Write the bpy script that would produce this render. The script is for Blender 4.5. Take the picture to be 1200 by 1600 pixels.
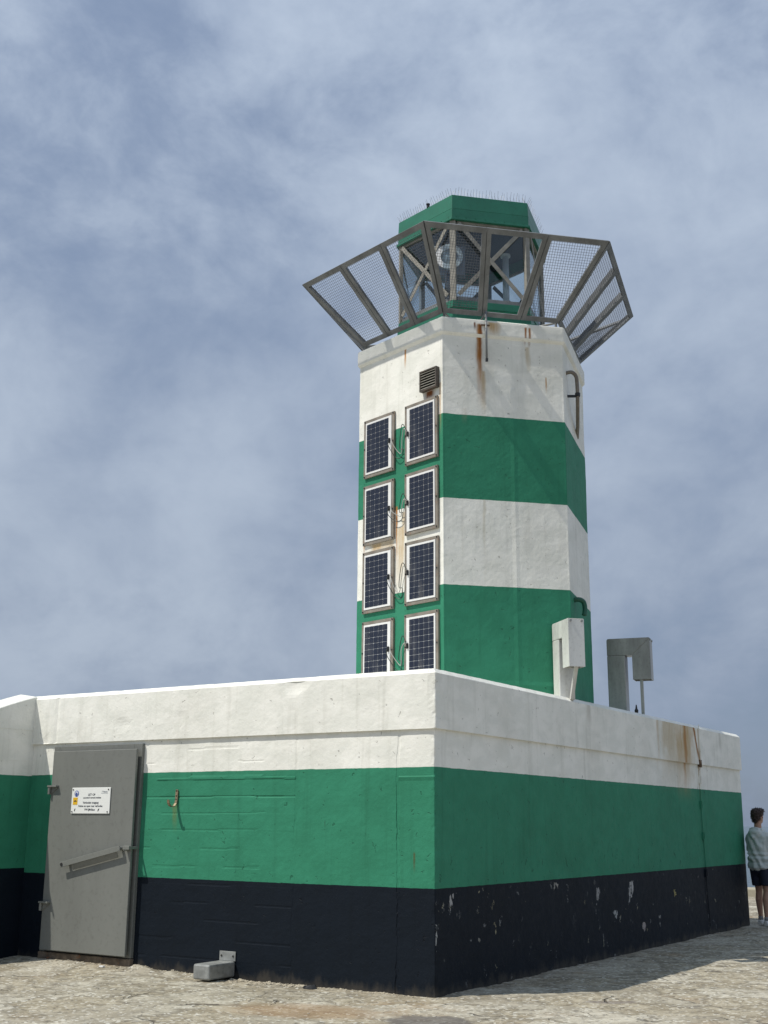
import bpy, math, random
from mathutils import Vector, Matrix, noise
random.seed(7)
R_ = math.radians
for o in list(bpy.data.objects): bpy.data.objects.remove(o)
SC = bpy.context.scene
COL = SC.collection

# ------------------------------------------------------------------ camera
cam_d = bpy.data.cameras.new('camera'); cam = bpy.data.objects.new('camera', cam_d); COL.objects.link(cam)
cam_d.sensor_fit = 'HORIZONTAL'; cam_d.sensor_width = 36.0; cam_d.lens = 36.0*1855.7/1200.0
cam_d.clip_start = 0.1; cam_d.clip_end = 30000
pitch, roll, yaw = R_(14.681), R_(0.438), R_(32.662)
r0 = Vector((math.cos(yaw), math.sin(yaw), 0)); f0 = Vector((-math.sin(yaw), math.cos(yaw), 0))
fw = f0*math.cos(pitch)+Vector((0, 0, math.sin(pitch))); up = r0.cross(fw)
ex = r0*math.cos(roll)+up*math.sin(roll); ey = up*math.cos(roll)-r0*math.sin(roll)
M = Matrix((ex, ey, -fw)).transposed().to_4x4(); M.translation = Vector((6.067, -10.457, 1.6))
cam.matrix_world = M
SC.camera = cam
SC.render.resolution_x, SC.render.resolution_y = 768, 1024
SC.render.engine = 'CYCLES'
SC.cycles.max_bounces = 6; SC.cycles.diffuse_bounces = 3; SC.cycles.glossy_bounces = 3; SC.cycles.transparent_max_bounces = 12
SC.view_settings.view_transform = 'Standard'; SC.view_settings.look = 'None'
SC.view_settings.exposure = 0.0; SC.view_settings.gamma = 1.0; SC.view_settings.use_curve_mapping = False

# ------------------------------------------------------------------ sun + sky
SUN = Vector((-0.39, -0.50, 1.0)).normalized()          # towards the sun
sd = bpy.data.lights.new('sun', 'SUN'); sun = bpy.data.objects.new('sun', sd); COL.objects.link(sun)
sd.energy = 4.15; sd.angle = R_(0.55); sd.color = (1.0, 0.955, 0.87)
sun.rotation_euler = (-SUN).to_track_quat('-Z', 'Y').to_euler(); sun.location = (-20, -26, 50)

W = bpy.data.worlds.new('World'); SC.world = W; W.use_nodes = True

class NT:
    """small helper for writing node trees"""
    def __init__(s, tree): s.t = tree; s.n = tree.nodes; s.l = tree.links; s.n.clear()
    def new(s, typ, **kw):
        n = s.n.new(typ)
        for k, v in kw.items(): setattr(n, k, v)
        return n
    def put(s, sock, v):
        if isinstance(v, bpy.types.NodeSocket): s.l.new(v, sock)
        elif v is not None:
            if sock.type == 'RGBA' and len(v) == 3: v = (*v, 1)
            sock.default_value = v
    def m(s, op, a, b=None, c=None, clamp=False):
        n = s.new('ShaderNodeMath', operation=op, use_clamp=clamp)
        for i, v in enumerate((a, b, c)):
            if v is not None: s.put(n.inputs[i], v)
        return n.outputs[0]
    def vm(s, op, a, b=None):
        n = s.new('ShaderNodeVectorMath', operation=op); s.put(n.inputs[0], a)
        if b is not None: s.put(n.inputs[3] if op == 'SCALE' else n.inputs[1], b)
        return n.outputs['Value'] if op in ('DOT_PRODUCT', 'LENGTH') else n.outputs[0]
    def mix(s, f, a, b, typ='MIX'):
        n = s.new('ShaderNodeMix', data_type='RGBA', blend_type=typ)
        s.put(n.inputs[0], f); s.put(n.inputs[6], a); s.put(n.inputs[7], b); return n.outputs[2]
    def noise(s, vec, scale, detail=4, rough=.55, dist=0.0, col=False):
        n = s.new('ShaderNodeTexNoise'); s.put(n.inputs['Vector'], vec); n.inputs['Scale'].default_value = scale
        n.inputs['Detail'].default_value = detail; n.inputs['Roughness'].default_value = rough; n.inputs['Distortion'].default_value = dist
        return n.outputs['Color' if col else 'Fac']
    def vor(s, vec, scale, feat='F1', out='Distance', rnd=1.0):
        n = s.new('ShaderNodeTexVoronoi', feature=feat); s.put(n.inputs['Vector'], vec); n.inputs['Scale'].default_value = scale
        n.inputs['Randomness'].default_value = rnd
        return n.outputs[out]
    def step(s, v, lo, hi):
        n = s.new('ShaderNodeMapRange', interpolation_type='SMOOTHSTEP'); s.put(n.inputs[0], v)
        n.inputs[1].default_value = lo; n.inputs[2].default_value = hi; return n.outputs[0]
    def scale(s, vec, xyz): return s.vm('MULTIPLY', vec, xyz)
    def bump(s, h, strength, dist, prev=None):
        n = s.new('ShaderNodeBump'); n.inputs['Strength'].default_value = strength; n.inputs['Distance'].default_value = dist
        s.put(n.inputs['Height'], h)
        if prev is not None: s.put(n.inputs['Normal'], prev)
        return n.outputs[0]

wn = NT(W.node_tree)
tc = wn.new('ShaderNodeTexCoord').outputs['Generated']
sky = wn.new('ShaderNodeTexSky', sky_type='NISHITA')
sky.sun_disc = False; sky.sun_elevation = math.asin(SUN.z); sky.sun_rotation = math.atan2(SUN.x, SUN.y)
sky.air_density = 1.0; sky.dust_density = 1.2; sky.ozone_density = 1.4
sep = wn.new('ShaderNodeSeparateXYZ'); wn.put(sep.inputs[0], tc)
cp = wn.scale(tc, (1.0, 1.0, 1.35))
warp = wn.vm('SCALE', wn.vm('SUBTRACT', wn.noise(cp, 3.0, 3, .5, col=True), (.5, .5, .5)), 0.13)
cpw = wn.vm('ADD', cp, warp)
n_big = wn.noise(wn.vm('ADD', cpw, (3.7, 1.9, .4)), 2.6, 3, .5)
n_mid = wn.noise(wn.vm('ADD', cpw, (0.3, 7.1, .2)), 9.0, 5, .55)
n_fine = wn.noise(wn.vm('ADD', cpw, (5.3, 2.1, .9)), 26.0, 4, .62)
mott = wn.step(wn.noise(wn.vm('ADD', cp, (1.3, 4.4, 2.0)), 2.4, 2, .5), .40, .62)      # where the sheet breaks into small cells
cov = wn.m('ADD', wn.m('MULTIPLY', n_big, .50), wn.m('ADD', wn.m('MULTIPLY', n_mid, .36), wn.m('ADD', .07, wn.m('MULTIPLY', wn.m('SUBTRACT', n_fine, .5), wn.m('ADD', .05, wn.m('MULTIPLY', mott, .15))))))
lit = wn.step(cov, .31, .68)
cloud = wn.mix(lit, (2.35, 3.05, 4.40), (4.70, 5.50, 6.70))
# an overcast dome is dimmer low down than overhead
zen = wn.m('ADD', .80, wn.m('MULTIPLY', wn.m('POWER', wn.m('MAXIMUM', sep.outputs[2], 0.0), .8), .46))
zc_ = wn.new('ShaderNodeCombineXYZ')
for i_ in range(3): wn.put(zc_.inputs[i_], zen)
cloud = wn.mix(1.0, cloud, zc_.outputs[0], 'MULTIPLY')
gap = wn.step(cov, .34, .50)
skyc = wn.mix(wn.m('ADD', .82, wn.m('MULTIPLY', gap, .18)), sky.outputs[0], cloud)
bg = wn.new('ShaderNodeBackground'); wn.put(bg.inputs[0], skyc); bg.inputs[1].default_value = 0.10
wo = wn.new('ShaderNodeOutputWorld'); wn.l.new(bg.outputs[0], wo.inputs[0])

# ------------------------------------------------------------------ mesh helpers
class MB:
    def __init__(s): s.v = []; s.f = []; s.mi = []
    def add(s, vs, fs, mi=0):
        b = len(s.v); s.v += [tuple(v) for v in vs]; s.f += [tuple(b+i for i in f) for f in fs]; s.mi += [mi]*len(fs)
    def hexa(s, p, mi=0):      # 8 points: bottom 4 (ccw from above), top 4
        s.add(p, [(3, 2, 1, 0), (4, 5, 6, 7), (0, 1, 5, 4), (1, 2, 6, 5), (2, 3, 7, 6), (3, 0, 4, 7)], mi)
    def box(s, lo, hi, mi=0):
        x0, y0, z0 = lo; x1, y1, z1 = hi
        s.hexa([(x0, y0, z0), (x1, y0, z0), (x1, y1, z0), (x0, y1, z0), (x0, y0, z1), (x1, y0, z1), (x1, y1, z1), (x0, y1, z1)], mi)
    def bar(s, a, b, w, t, nrm, mi=0):   # flat bar from a to b: w wide, t thick along nrm
        a, b, nrm = Vector(a), Vector(b), Vector(nrm).normalized(); d = (b-a).normalized(); sd_ = d.cross(nrm).normalized(); n2 = sd_.cross(d)
        q = [(-1, -1), (1, -1), (1, 1), (-1, 1)]
        s.hexa([a+sd_*(i*w/2)+n2*(j*t/2) for i, j in q]+[b+sd_*(i*w/2)+n2*(j*t/2) for i, j in q], mi)
    def tube(s, pts, rad, n=8, cap=True, mi=0):
        pts = [Vector(p) for p in pts]; rad = rad if isinstance(rad, (list, tuple)) else [rad]*len(pts)
        base = len(s.v); prev = None
        for i, p in enumerate(pts):
            d = (pts[min(i+1, len(pts)-1)]-pts[max(i-1, 0)]).normalized()
            if prev is None:
                a = Vector((0, 0, 1)) if abs(d.z) < .9 else Vector((1, 0, 0)); x = d.cross(a).normalized()
            else: x = (prev-d*prev.dot(d)).normalized()
            prev = x; y = d.cross(x)
            for k in range(n):
                t = 2*math.pi*k/n; s.v.append(tuple(p+(x*math.cos(t)+y*math.sin(t))*rad[i]))
        fs = []
        for i in range(len(pts)-1):
            for k in range(n): fs.append((base+i*n+k, base+i*n+(k+1) % n, base+(i+1)*n+(k+1) % n, base+(i+1)*n+k))
        if cap:
            fs.append(tuple(base+k for k in reversed(range(n)))); e = base+(len(pts)-1)*n; fs.append(tuple(e+k for k in range(n)))
        s.f += fs; s.mi += [mi]*len(fs)
    def prism(s, poly, off, mi=0):       # polygon (list of Vector) extruded by vector off
        n = len(poly); off = Vector(off)
        s.add([Vector(p) for p in poly]+[Vector(p)+off for p in poly],
              [tuple(reversed(range(n))), tuple(range(n, 2*n))]+[(i, (i+1) % n, n+(i+1) % n, n+i) for i in range(n)], mi)
    def build(s, name, mats, parent=None, smooth=False, bevel=0):
        me = bpy.data.meshes.new(name); me.from_pydata(s.v, [], s.f); me.update()
        mats = mats if isinstance(mats, (list, tuple)) else [mats]
        for m_ in mats: me.materials.append(m_)
        if len(mats) > 1: me.polygons.foreach_set('material_index', s.mi)
        if smooth: me.polygons.foreach_set('use_smooth', [True]*len(me.polygons))
        o = bpy.data.objects.new(name, me); COL.objects.link(o)
        if bevel:
            b = o.modifiers.new('bevel', 'BEVEL'); b.width = bevel; b.segments = 2; b.limit_method = 'ANGLE'; b.angle_limit = R_(40)
        if parent is not None: o.parent = parent
        return o
def recalc(o):
    import bmesh
    bm = bmesh.new(); bm.from_mesh(o.data); bmesh.ops.recalc_face_normals(bm, faces=bm.faces); bm.to_mesh(o.data); bm.free(); return o
def tag(o, label, cat=None, group=None, kind=None):
    if label: o['label'] = label
    if cat: o['category'] = cat
    if group: o['group'] = group
    if kind: o['kind'] = kind
    return o
def empty(name, loc=(0, 0, 0), mat=None):
    o = bpy.data.objects.new(name, None); COL.objects.link(o); o.empty_display_size = .2
    if mat is not None: o.matrix_world = mat
    else: o.location = loc
    return o
def bake(o):
    dg = bpy.context.evaluated_depsgraph_get(); me = bpy.data.meshes.new_from_object(o.evaluated_get(dg))
    o.modifiers.clear(); o.data = me; return o
def frame(o, x, y, z=None):
    x = Vector(x).normalized(); y = Vector(y).normalized(); z = Vector(z) if z is not None else x.cross(y)
    m_ = Matrix((x, y, z)).transposed().to_4x4(); m_.translation = Vector(o); return m_
def N3(p, sc, seed=0.0): return noise.noise(Vector((p[0]*sc+seed, p[1]*sc+seed*1.7, p[2]*sc-seed)))
def frange(a, b, st):
    n = max(1, round(abs(b-a)/st)); return [a+(b-a)*i/n for i in range(n+1)]

# ------------------------------------------------------------------ materials
def mat(name):
    m_ = bpy.data.materials.new(name); m_.use_nodes = True; t = NT(m_.node_tree)
    b = t.new('ShaderNodeBsdfPrincipled'); o = t.new('ShaderNodeOutputMaterial'); t.l.new(b.outputs[0], o.inputs[0])
    return m_, t, b
def pos(t): return t.new('ShaderNodeNewGeometry')
WHITE = (.79, .79, .725); GREEN = (.035, .212, .124); BLACK = (.0048, .0088, .0150)
RUST = (.30, .105, .025)

def paint_mat(name, bands, stains=(), chips=False, boards=False, rough=.62, bump=.5, rim=0.0):
    """painted concrete: bands = [(z_lower_edge, colour), ...] from the ground up; stains run down a face"""
    m_, t, b = mat(name); g = pos(t); P = g.outputs['Position']; Nn = g.outputs['True Normal']
    sp = t.new('ShaderNodeSeparateXYZ'); t.put(sp.inputs[0], P); z = sp.outputs[2]
    wob = t.m('MULTIPLY', t.m('SUBTRACT', t.noise(P, 9, 3), .5), .012)
    zw = t.m('ADD', z, wob)
    col = (*bands[0][1], 1)
    for zb, c in bands[1:]: col = t.mix(t.step(zw, zb-.003, zb+.003), col, c)
    # weathering: broad tone, run-down streaks, speckle
    tone = t.noise(P, 1.1, 5, .6)
    col = t.mix(t.m('MULTIPLY', t.step(tone, .42, .72), .16), col, (.45, .43, .36), 'MULTIPLY')
    patch_ = t.noise(t.scale(P, (1, 1, 1.6)), 2.7, 4, .6, .4)
    col = t.mix(t.step(patch_, .38, .62), col, t.mix(1.0, col, (1.10, 1.09, 1.10), 'MULTIPLY'))
    strk = t.noise(t.scale(P, (1, 1, .07)), 9, 4, .6)
    col = t.mix(t.m('MULTIPLY', t.step(strk, .52, .78), .22), col, (.36, .35, .30), 'MULTIPLY')
    spk = t.noise(P, 60, 3, .7)
    col = t.mix(t.m('MULTIPLY', t.step(spk, .60, .75), .25), col, (.4, .39, .35), 'MULTIPLY')
    pit = t.step(t.noise(P, 17, 2, .5, 1.0), .70, .74)
    col = t.mix(t.m('MULTIPLY', pit, .45), col, (.25, .24, .22), 'MULTIPLY')
    if stains:
        sn1 = t.m('SUBTRACT', t.noise(t.scale(P, (1, 1, .5)), 3.5, 3, .6), .5)
        sn2 = t.m('ADD', .55, t.m('MULTIPLY', t.noise(t.scale(P, (0.3, 0.3, 1)), 4, 2), .9))
        sn3 = t.m('ADD', .45, t.m('MULTIPLY', t.noise(t.scale(P, (1, 1, .12)), 38, 3, .6), 1.1))
    if stains: sn4 = t.noise(t.scale(P, (1, 1, .6)), 17, 5, .72, .5)
    for st in stains:
        o, d, u0, w, zt, ln, a = st[:7]; c = st[7] if len(st) > 7 else RUST; slope = st[8] if len(st) > 8 else 0.0
        d = Vector((d[0], d[1], 0)).normalized(); nf = (d.y, -d.x, 0)
        u = t.vm('DOT_PRODUCT', t.vm('SUBTRACT', P, (o[0], o[1], 0)), tuple(d))
        dz = t.m('SUBTRACT', zt, z)                            # metres below the start
        wv = t.m('MULTIPLY', sn1, w*1.6)
        du = t.m('ABSOLUTE', t.m('SUBTRACT', t.m('ADD', t.m('SUBTRACT', u, u0), wv), t.m('MULTIPLY', dz, slope)))
        wid = t.m('MULTIPLY', w, sn2)
        across = t.m('SUBTRACT', 1.0, t.step(t.m('DIVIDE', du, wid), .15, 1.0))
        along = t.m('MULTIPLY', t.step(dz, -.015, .02), t.m('SUBTRACT', 1.0, t.step(t.m('DIVIDE', dz, ln), .25, 1.0)))
        grain = sn3
        k = t.m('MULTIPLY', t.m('MULTIPLY', across, along), t.m('MULTIPLY', grain, a), clamp=True)
        k = t.m('MULTIPLY', k, t.m('GREATER_THAN', t.vm('DOT_PRODUCT', Nn, nf), .85))
        if len(st) > 9:          # ragged knock instead of a run
            k = t.m('MULTIPLY', t.step(t.m('ADD', t.m('MULTIPLY', k, .50), t.m('MULTIPLY', t.m('SUBTRACT', sn4, .5), 2.6)), .40, .52), t.m('GREATER_THAN', k, .02))
        col = t.mix(k, col, c)
    h = None
    if chips:       # knocked-off paint on the lower band of the shaded side
        side = t.m('GREATER_THAN', t.vm('DOT_PRODUCT', Nn, (1, 0, 0)), .3)
        cl = t.step(t.noise(P, 1.1, 2), .36, .56)
        low = t.m('SUBTRACT', 1.0, t.step(z, .93, .97))
        wq = t.vm('SCALE', t.vm('SUBTRACT', t.noise(P, 9, 4, .65, col=True), (.5, .5, .5)), .24)
        k = None
        for scl, el, r0c, r1c, thr in ((2.6, .55, .03, .15, .52), (8.5, .6, .05, .24, .50)):
            v_ = t.new('ShaderNodeTexVoronoi', feature='F1'); t.put(v_.inputs['Vector'], t.vm('ADD', t.scale(P, (1, 1, el)), wq)); v_.inputs['Scale'].default_value = scl
            sc_ = t.new('ShaderNodeSeparateColor'); t.put(sc_.inputs[0], v_.outputs['Color'])
            rad = t.m('ADD', r0c, t.m('MULTIPLY', sc_.outputs[0], r1c-r0c))
            e_ = t.m('MULTIPLY', t.step(t.m('SUBTRACT', rad, v_.outputs['Distance']), 0, .02), t.m('GREATER_THAN', sc_.outputs[1], thr))
            k = e_ if k is None else t.m('ADD', k, e_, clamp=True)
        k = t.m('MULTIPLY', t.m('MULTIPLY', k, t.step(t.noise(P, 26, 3, .7), .40, .50)), t.m('MULTIPLY', t.m('MULTIPLY', cl, low), side))
        hue = t.mix(t.step(t.noise(P, 5, 2), .50, .62), (.24, .25, .25), (.46, .42, .27))
        col = t.mix(t.m('MULTIPLY', k, t.m('ADD', .25, t.m('MULTIPLY', t.step(t.noise(P, 4.5, 3), .38, .62), .5))), col, hue)
        sc = t.step(t.noise(t.scale(P, (1, 1, 3)), 30, 4, .7), .62, .75)
        col = t.mix(t.m('MULTIPLY', t.m('MULTIPLY', sc, t.m('MULTIPLY', low, t.m('MULTIPLY', side, cl))), .45), col, (.16, .16, .15))
        # darker touched-up spots on the green just above the line
        gz = t.m('MULTIPLY', t.step(z, 1.0, 1.02), t.m('SUBTRACT', 1.0, t.step(z, 1.15, 1.45)))
        c2 = t.step(t.noise(t.vm('ADD', t.scale(P, (1, 1.3, .8)), (2, 5, 8)), 10, 3, .6, .5), .64, .67)
        col = t.mix(t.m('MULTIPLY', t.m('MULTIPLY', c2, t.m('MULTIPLY', gz, side)), .7), col, (.012, .09, .05))
    if chips:
        spl_ = t.m('ADD', z, t.m('MULTIPLY', t.m('SUBTRACT', t.noise(t.scale(P, (1, 1, .5)), 6, 4, .65), .5), .34))
        col = t.mix(t.m('MULTIPLY', t.m('SUBTRACT', 1.0, t.step(spl_, -.03, .10)), .32), col, (.135, .115, .085))
    t.put(b.inputs['Base Color'], col)
    rn = t.m('ADD', rough-.1, t.m('MULTIPLY', t.noise(P, 14, 3), .22)); t.put(b.inputs['Roughness'], rn)
    b.inputs['Specular IOR Level'].default_value = .16
    n1 = t.bump(t.noise(P, 22, 5, .6), bump*.55, .013)
    n2 = t.bump(t.noise(P, 110, 3, .6), bump*.35, .004, n1)
    pv = t.bump(t.m('SUBTRACT', 1.0, pit), .6, .006, n2)
    t.put(b.inputs['Normal'], pv)
    return m_

def metal_mat(name, c, rough=.5, metallic=.0, var=.25, scale=6, rust=0.0, streak=False):
    m_, t, b = mat(name); P = t.new('ShaderNodeTexCoord').outputs['Object']
    n = t.noise(t.scale(P, (1, 1, .25)) if streak else P, scale, 5, .62)
    dark = tuple(x*(1-var) for x in c); lite = tuple(min(1, x*(1+var)) for x in c)
    col = t.mix(t.step(n, .3, .7), dark, lite)
    fine = t.noise(P, scale*9, 3, .6); col = t.mix(t.m('MULTIPLY', t.step(fine, .5, .75), .2), col, (.3, .28, .25), 'MULTIPLY')
    if rust: col = t.mix(t.m('MULTIPLY', t.step(t.noise(P, scale*1.7, 4, .6), .58, .72), rust), col, RUST)
    t.put(b.inputs['Base Color'], col); b.inputs['Metallic'].default_value = metallic
    t.put(b.inputs['Roughness'], t.m('ADD', rough-.08, t.m('MULTIPLY', fine, .16)))
    t.put(b.inputs['Normal'], t.bump(n, .12, .004))
    return m_
def plain(name, c, rough=.6, metallic=0.0):
    m_, t, b = mat(name); P = t.new('ShaderNodeTexCoord').outputs['Object']
    n = t.noise(P, 12, 4, .6); t.put(b.inputs['Base Color'], t.mix(t.m('MULTIPLY', n, .3), c, tuple(x*.7 for x in c)))
    b.inputs['Roughness'].default_value = rough; b.inputs['Metallic'].default_value = metallic; return m_

# ------------------------------------------------------------------ dimensions (metres)
HB, HC, ZG, ZB, YE = 3.135, 2.527, 2.150, 0.983, 10.53    # base: top, cornice underside, green/black edges, far end
XL = -5.88; REC = .03
TX, TY, TR, TTH = -1.7282, 4.1200, 1.700, R_(-75.81)       # tower
TZ1, TZ2, TZ3, TZT = 6.856, 5.698, 4.552, 8.227
def hv(k, R, z=0.0):
    a = TTH+k*math.pi/3; return Vector((TX+R*math.cos(a), TY+R*math.sin(a), z))
def tface(k, R):
    a, b_ = hv(k, R), hv(k+1, R); d = (b_-a).normalized(); return a, d, Vector((d.y, -d.x, 0))
FL = tface(-1, TR); FF = tface(0, TR); FR = tface(1, TR)
def onf(F, u, off, z): p = F[0]+F[1]*u+F[2]*off; return Vector((p.x, p.y, z))

OCH = (.42, .27, .10)
xR = (0.0, 0.0); dR = (0, 1)
base_stains = [((0, 0), (0, 1), 7.60, .60, HB+.03, 1.30, .80, (.47, .33, .15)), ((0, 0), (0, 1), 6.90, .50, HB+.03, 1.15, .62, (.45, .34, .17)),
               ((0, 0), (0, 1), 7.60, .10, HB+.03, 1.22, 1.0, (.40, .21, .07)), ((0, 0), (0, 1), 8.00, .06, HB+.03, .95, 1.1, (.31, .14, .04), .42),
               ((0, 0), (0, 1), 8.27, .06, HB, 1.3, .8, OCH), ((0, 0), (0, 1), 6.42, .06, HB+.03, .9, .4, OCH),
               ((0, 0), (0, 1), 5.2, 0.11, 0.88, 0.34, 1.5, (0.4, 0.4, 0.39), -0.25, 1),
               ((0, 0), (0, 1), 0.36, 0.07, 0.93, 0.22, 1.4, (0.34, 0.34, 0.34), -0.25, 1),
               ((0, 0), (0, 1), 6.86, 0.1, 0.72, 0.16, 1.2, (0.42, 0.36, 0.14), 0, 1),
               ((0, 0), (0, 1), 4.62, 0.13, 0.55, 0.18, 1.3, (0.34, 0.35, 0.35), 0, 1),
               ((0, 0), (0, 1), 2.82, 0.12, 0.95, 0.14, 1.1, (0.32, 0.31, 0.28), 0, 1),
               ((0, 0), (0, 1), 4.05, 0.09, 0.85, 0.24, 1.1, (0.3, 0.3, 0.3), 0, 1),
               ((0, 0), (0, 1), 6.2, 0.07, 0.4, 0.24, 1.1, (0.3, 0.3, 0.28), 0, 1),
               ((0, 0), (0, 1), 5.6, 0.1, 0.34, 0.16, 1.2, (0.34, 0.3, 0.28), 0, 1),
               ((0, 0), (0, 1), 0.03, 0.06, 0.66, 0.34, 1.5, (0.34, 0.35, 0.35), 0, 1),
               ((0, 0), (0, 1), 3.9, .10, HB-.04, .35, .35, (.25, .22, .17)), ((0, 0), (0, 1), 9.35, .12, HB-.02, .5, .35, (.30, .29, .25)),
               ((0, 0), (1, 0), -3.46, .05, 1.80, .35, .45, (.16, .18, .05)), ((0, 0), (1, 0), -.27, .018, 1.32, .22, .8, (.09, .07, .02)),
               ((0, 0), (1, 0), -1.36, .010, 1.62, .08, .8, (.03, .10, .06))]
m_base = paint_mat('painted_concrete_base', [(-9, BLACK), (ZB, GREEN), (ZG, WHITE)], base_stains, chips=True)
m_wing = paint_mat('painted_concrete_wing', [(-9, BLACK), (1.035, GREEN), (2.14, WHITE)])
tw_stains = [(FF[0], FF[1], .52, .060, 8.16, 1.30, 1.0, (.36, .16, .045)), (FF[0], FF[1], .53, .030, 8.15, .75, .9, (.24, .08, .02)), (FF[0], FF[1], .45, .022, 8.18, .14, .95, (.17, .06, .02)),
             (FF[0], FF[1], .57, .055, 7.5, .75, .65, (.40, .27, .12)), (FF[0], FF[1], .70, .10, 8.20, .26, .75, (.45, .27, .08)),
             (FF[0], FF[1], 1.165, .025, 8.17, .30, .95, (.30, .12, .03)), (FF[0], FF[1], 1.225, .028, 8.17, .34, .95, (.30, .12, .03)), (FF[0], FF[1], 1.20, .05, 7.9, .45, .5, (.45, .33, .16)),
             (FF[0], FF[1], 1.452, .016, 7.48, .26, .9, (.42, .22, .07)), (FF[0], FF[1], .55, .03, 5.70, .9, .40, (.45, .40, .27)),
             (FF[0], FF[1], .30, .05, 6.95, .25, .2, (.4, .35, .25)),
             (FL[0], FL[1], .965, .028, 8.00, .36, .95, (.48, .22, .06)), (FL[0], FL[1], 1.47, .17, 7.235, .16, 1.0, (.20, .07, .02)), (FL[0], FL[1], 1.66, .03, 7.30, .8, .6, (.45, .26, .09)),
             (FL[0], FL[1], .80, .030, 5.75, .95, .95, (.38, .17, .05)), (FL[0], FL[1], .13, .025, 5.5, .45, .95, (.38, .17, .05)), (FL[0], FL[1], .87, .11, 5.45, 1.0, .62, (.50, .34, .14)),
             (FL[0], FL[1], .45, .36, 5.30, .16, .85, (.52, .34, .13)), (FL[0], FL[1], .93, .05, 5.65, 1.1, .55, (.50, .34, .14))]
m_tower = paint_mat('painted_concrete_tower', [(-9, GREEN), (TZ3, WHITE), (TZ2, GREEN), (TZ1, WHITE)], tw_stains, bump=.42)
m_green = metal_mat('green_painted_steel', (.014, .150, .090), .42, 0, .10, 3)
m_dkgreen = metal_mat('dark_green_painted_pipe', (.012, .10, .06), .45, 0, .15, 8)
m_galv = metal_mat('weathered_galvanised_bars', (.175, .183, .188), .55, .15, .22, 5, streak=True)
m_wire = plain('grey_wire', (.13, .135, .15), .5, .3)
m_beige = metal_mat('beige_grey_bars', (.27, .255, .215), .6, 0, .18, 9)
m_steel = metal_mat('dull_stainless_sheet', (.36, .355, .33), .46, .4, .30, 3.2, streak=True)
m_zinc = metal_mat('zinc_bracket', (.30, .31, .30), .5, .35, .22, 14)
m_taupe = metal_mat('taupe_panel_frame', (.235, .21, .175), .55, .15, .18, 9, rust=.35)
m_wht = plain('white_sheet', (.80, .80, .78), .4)
m_dark = plain('dark_ceiling', (.035, .042, .055), .7)
m_blackp = plain('black_plastic', (.012, .012, .013), .45)
m_rustm = metal_mat('rusty_steel', (.13, .075, .04), .75, .2, .35, 20)
m_pipe = metal_mat('brown_grey_pipe', (.20, .175, .145), .45, .3, .2, 10, rust=.3)
m_door = metal_mat('grey_door_paint', (.172, .178, .163), .48, 0, .07, 2.2, streak=True)
m_lead = plain('black_screw', (.02, .02, .02), .6)

def cell_material():
    m_, t, b = mat('solar_cells'); P = t.new('ShaderNodeTexCoord').outputs['Object']
    rnd = t.new('ShaderNodeObjectInfo').outputs['Random']; n = t.noise(P, 7, 4, .6)
    cc_ = t.mix(n, (.008, .011, .022), (.018, .023, .042))
    dust = t.m('MULTIPLY', t.step(t.noise(t.scale(P, (1, .35, 1)), 5, 4, .6), .45, .75), t.m('MULTIPLY', rnd, .22))
    t.put(b.inputs['Base Color'], t.mix(dust, cc_, (.30, .29, .26)))
    b.inputs['Roughness'].default_value = .16; return m_
m_cell = cell_material()
def glass_material():
    m_ = bpy.data.materials.new('window_glass'); m_.use_nodes = True; t = NT(m_.node_tree)
    tr = t.new('ShaderNodeBsdfTransparent'); tr.inputs[0].default_value = (.84, .88, .90, 1)
    gl = t.new('ShaderNodeBsdfGlossy'); gl.inputs['Roughness'].default_value = .02; gl.inputs[0].default_value = (.9, .95, 1, 1)
    fr = t.new('ShaderNodeLayerWeight'); fr.inputs[0].default_value = .5; fac = t.m('ADD', .035, t.m('MULTIPLY', t.m('POWER', fr.outputs['Facing'], 4.0), .6))
    mx = t.new('ShaderNodeMixShader'); t.put(mx.inputs[0], fac); t.l.new(tr.outputs[0], mx.inputs[1]); t.l.new(gl.outputs[0], mx.inputs[2])
    o = t.new('ShaderNodeOutputMaterial'); t.l.new(mx.outputs[0], o.inputs[0]); return m_
m_glass = glass_material()

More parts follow.
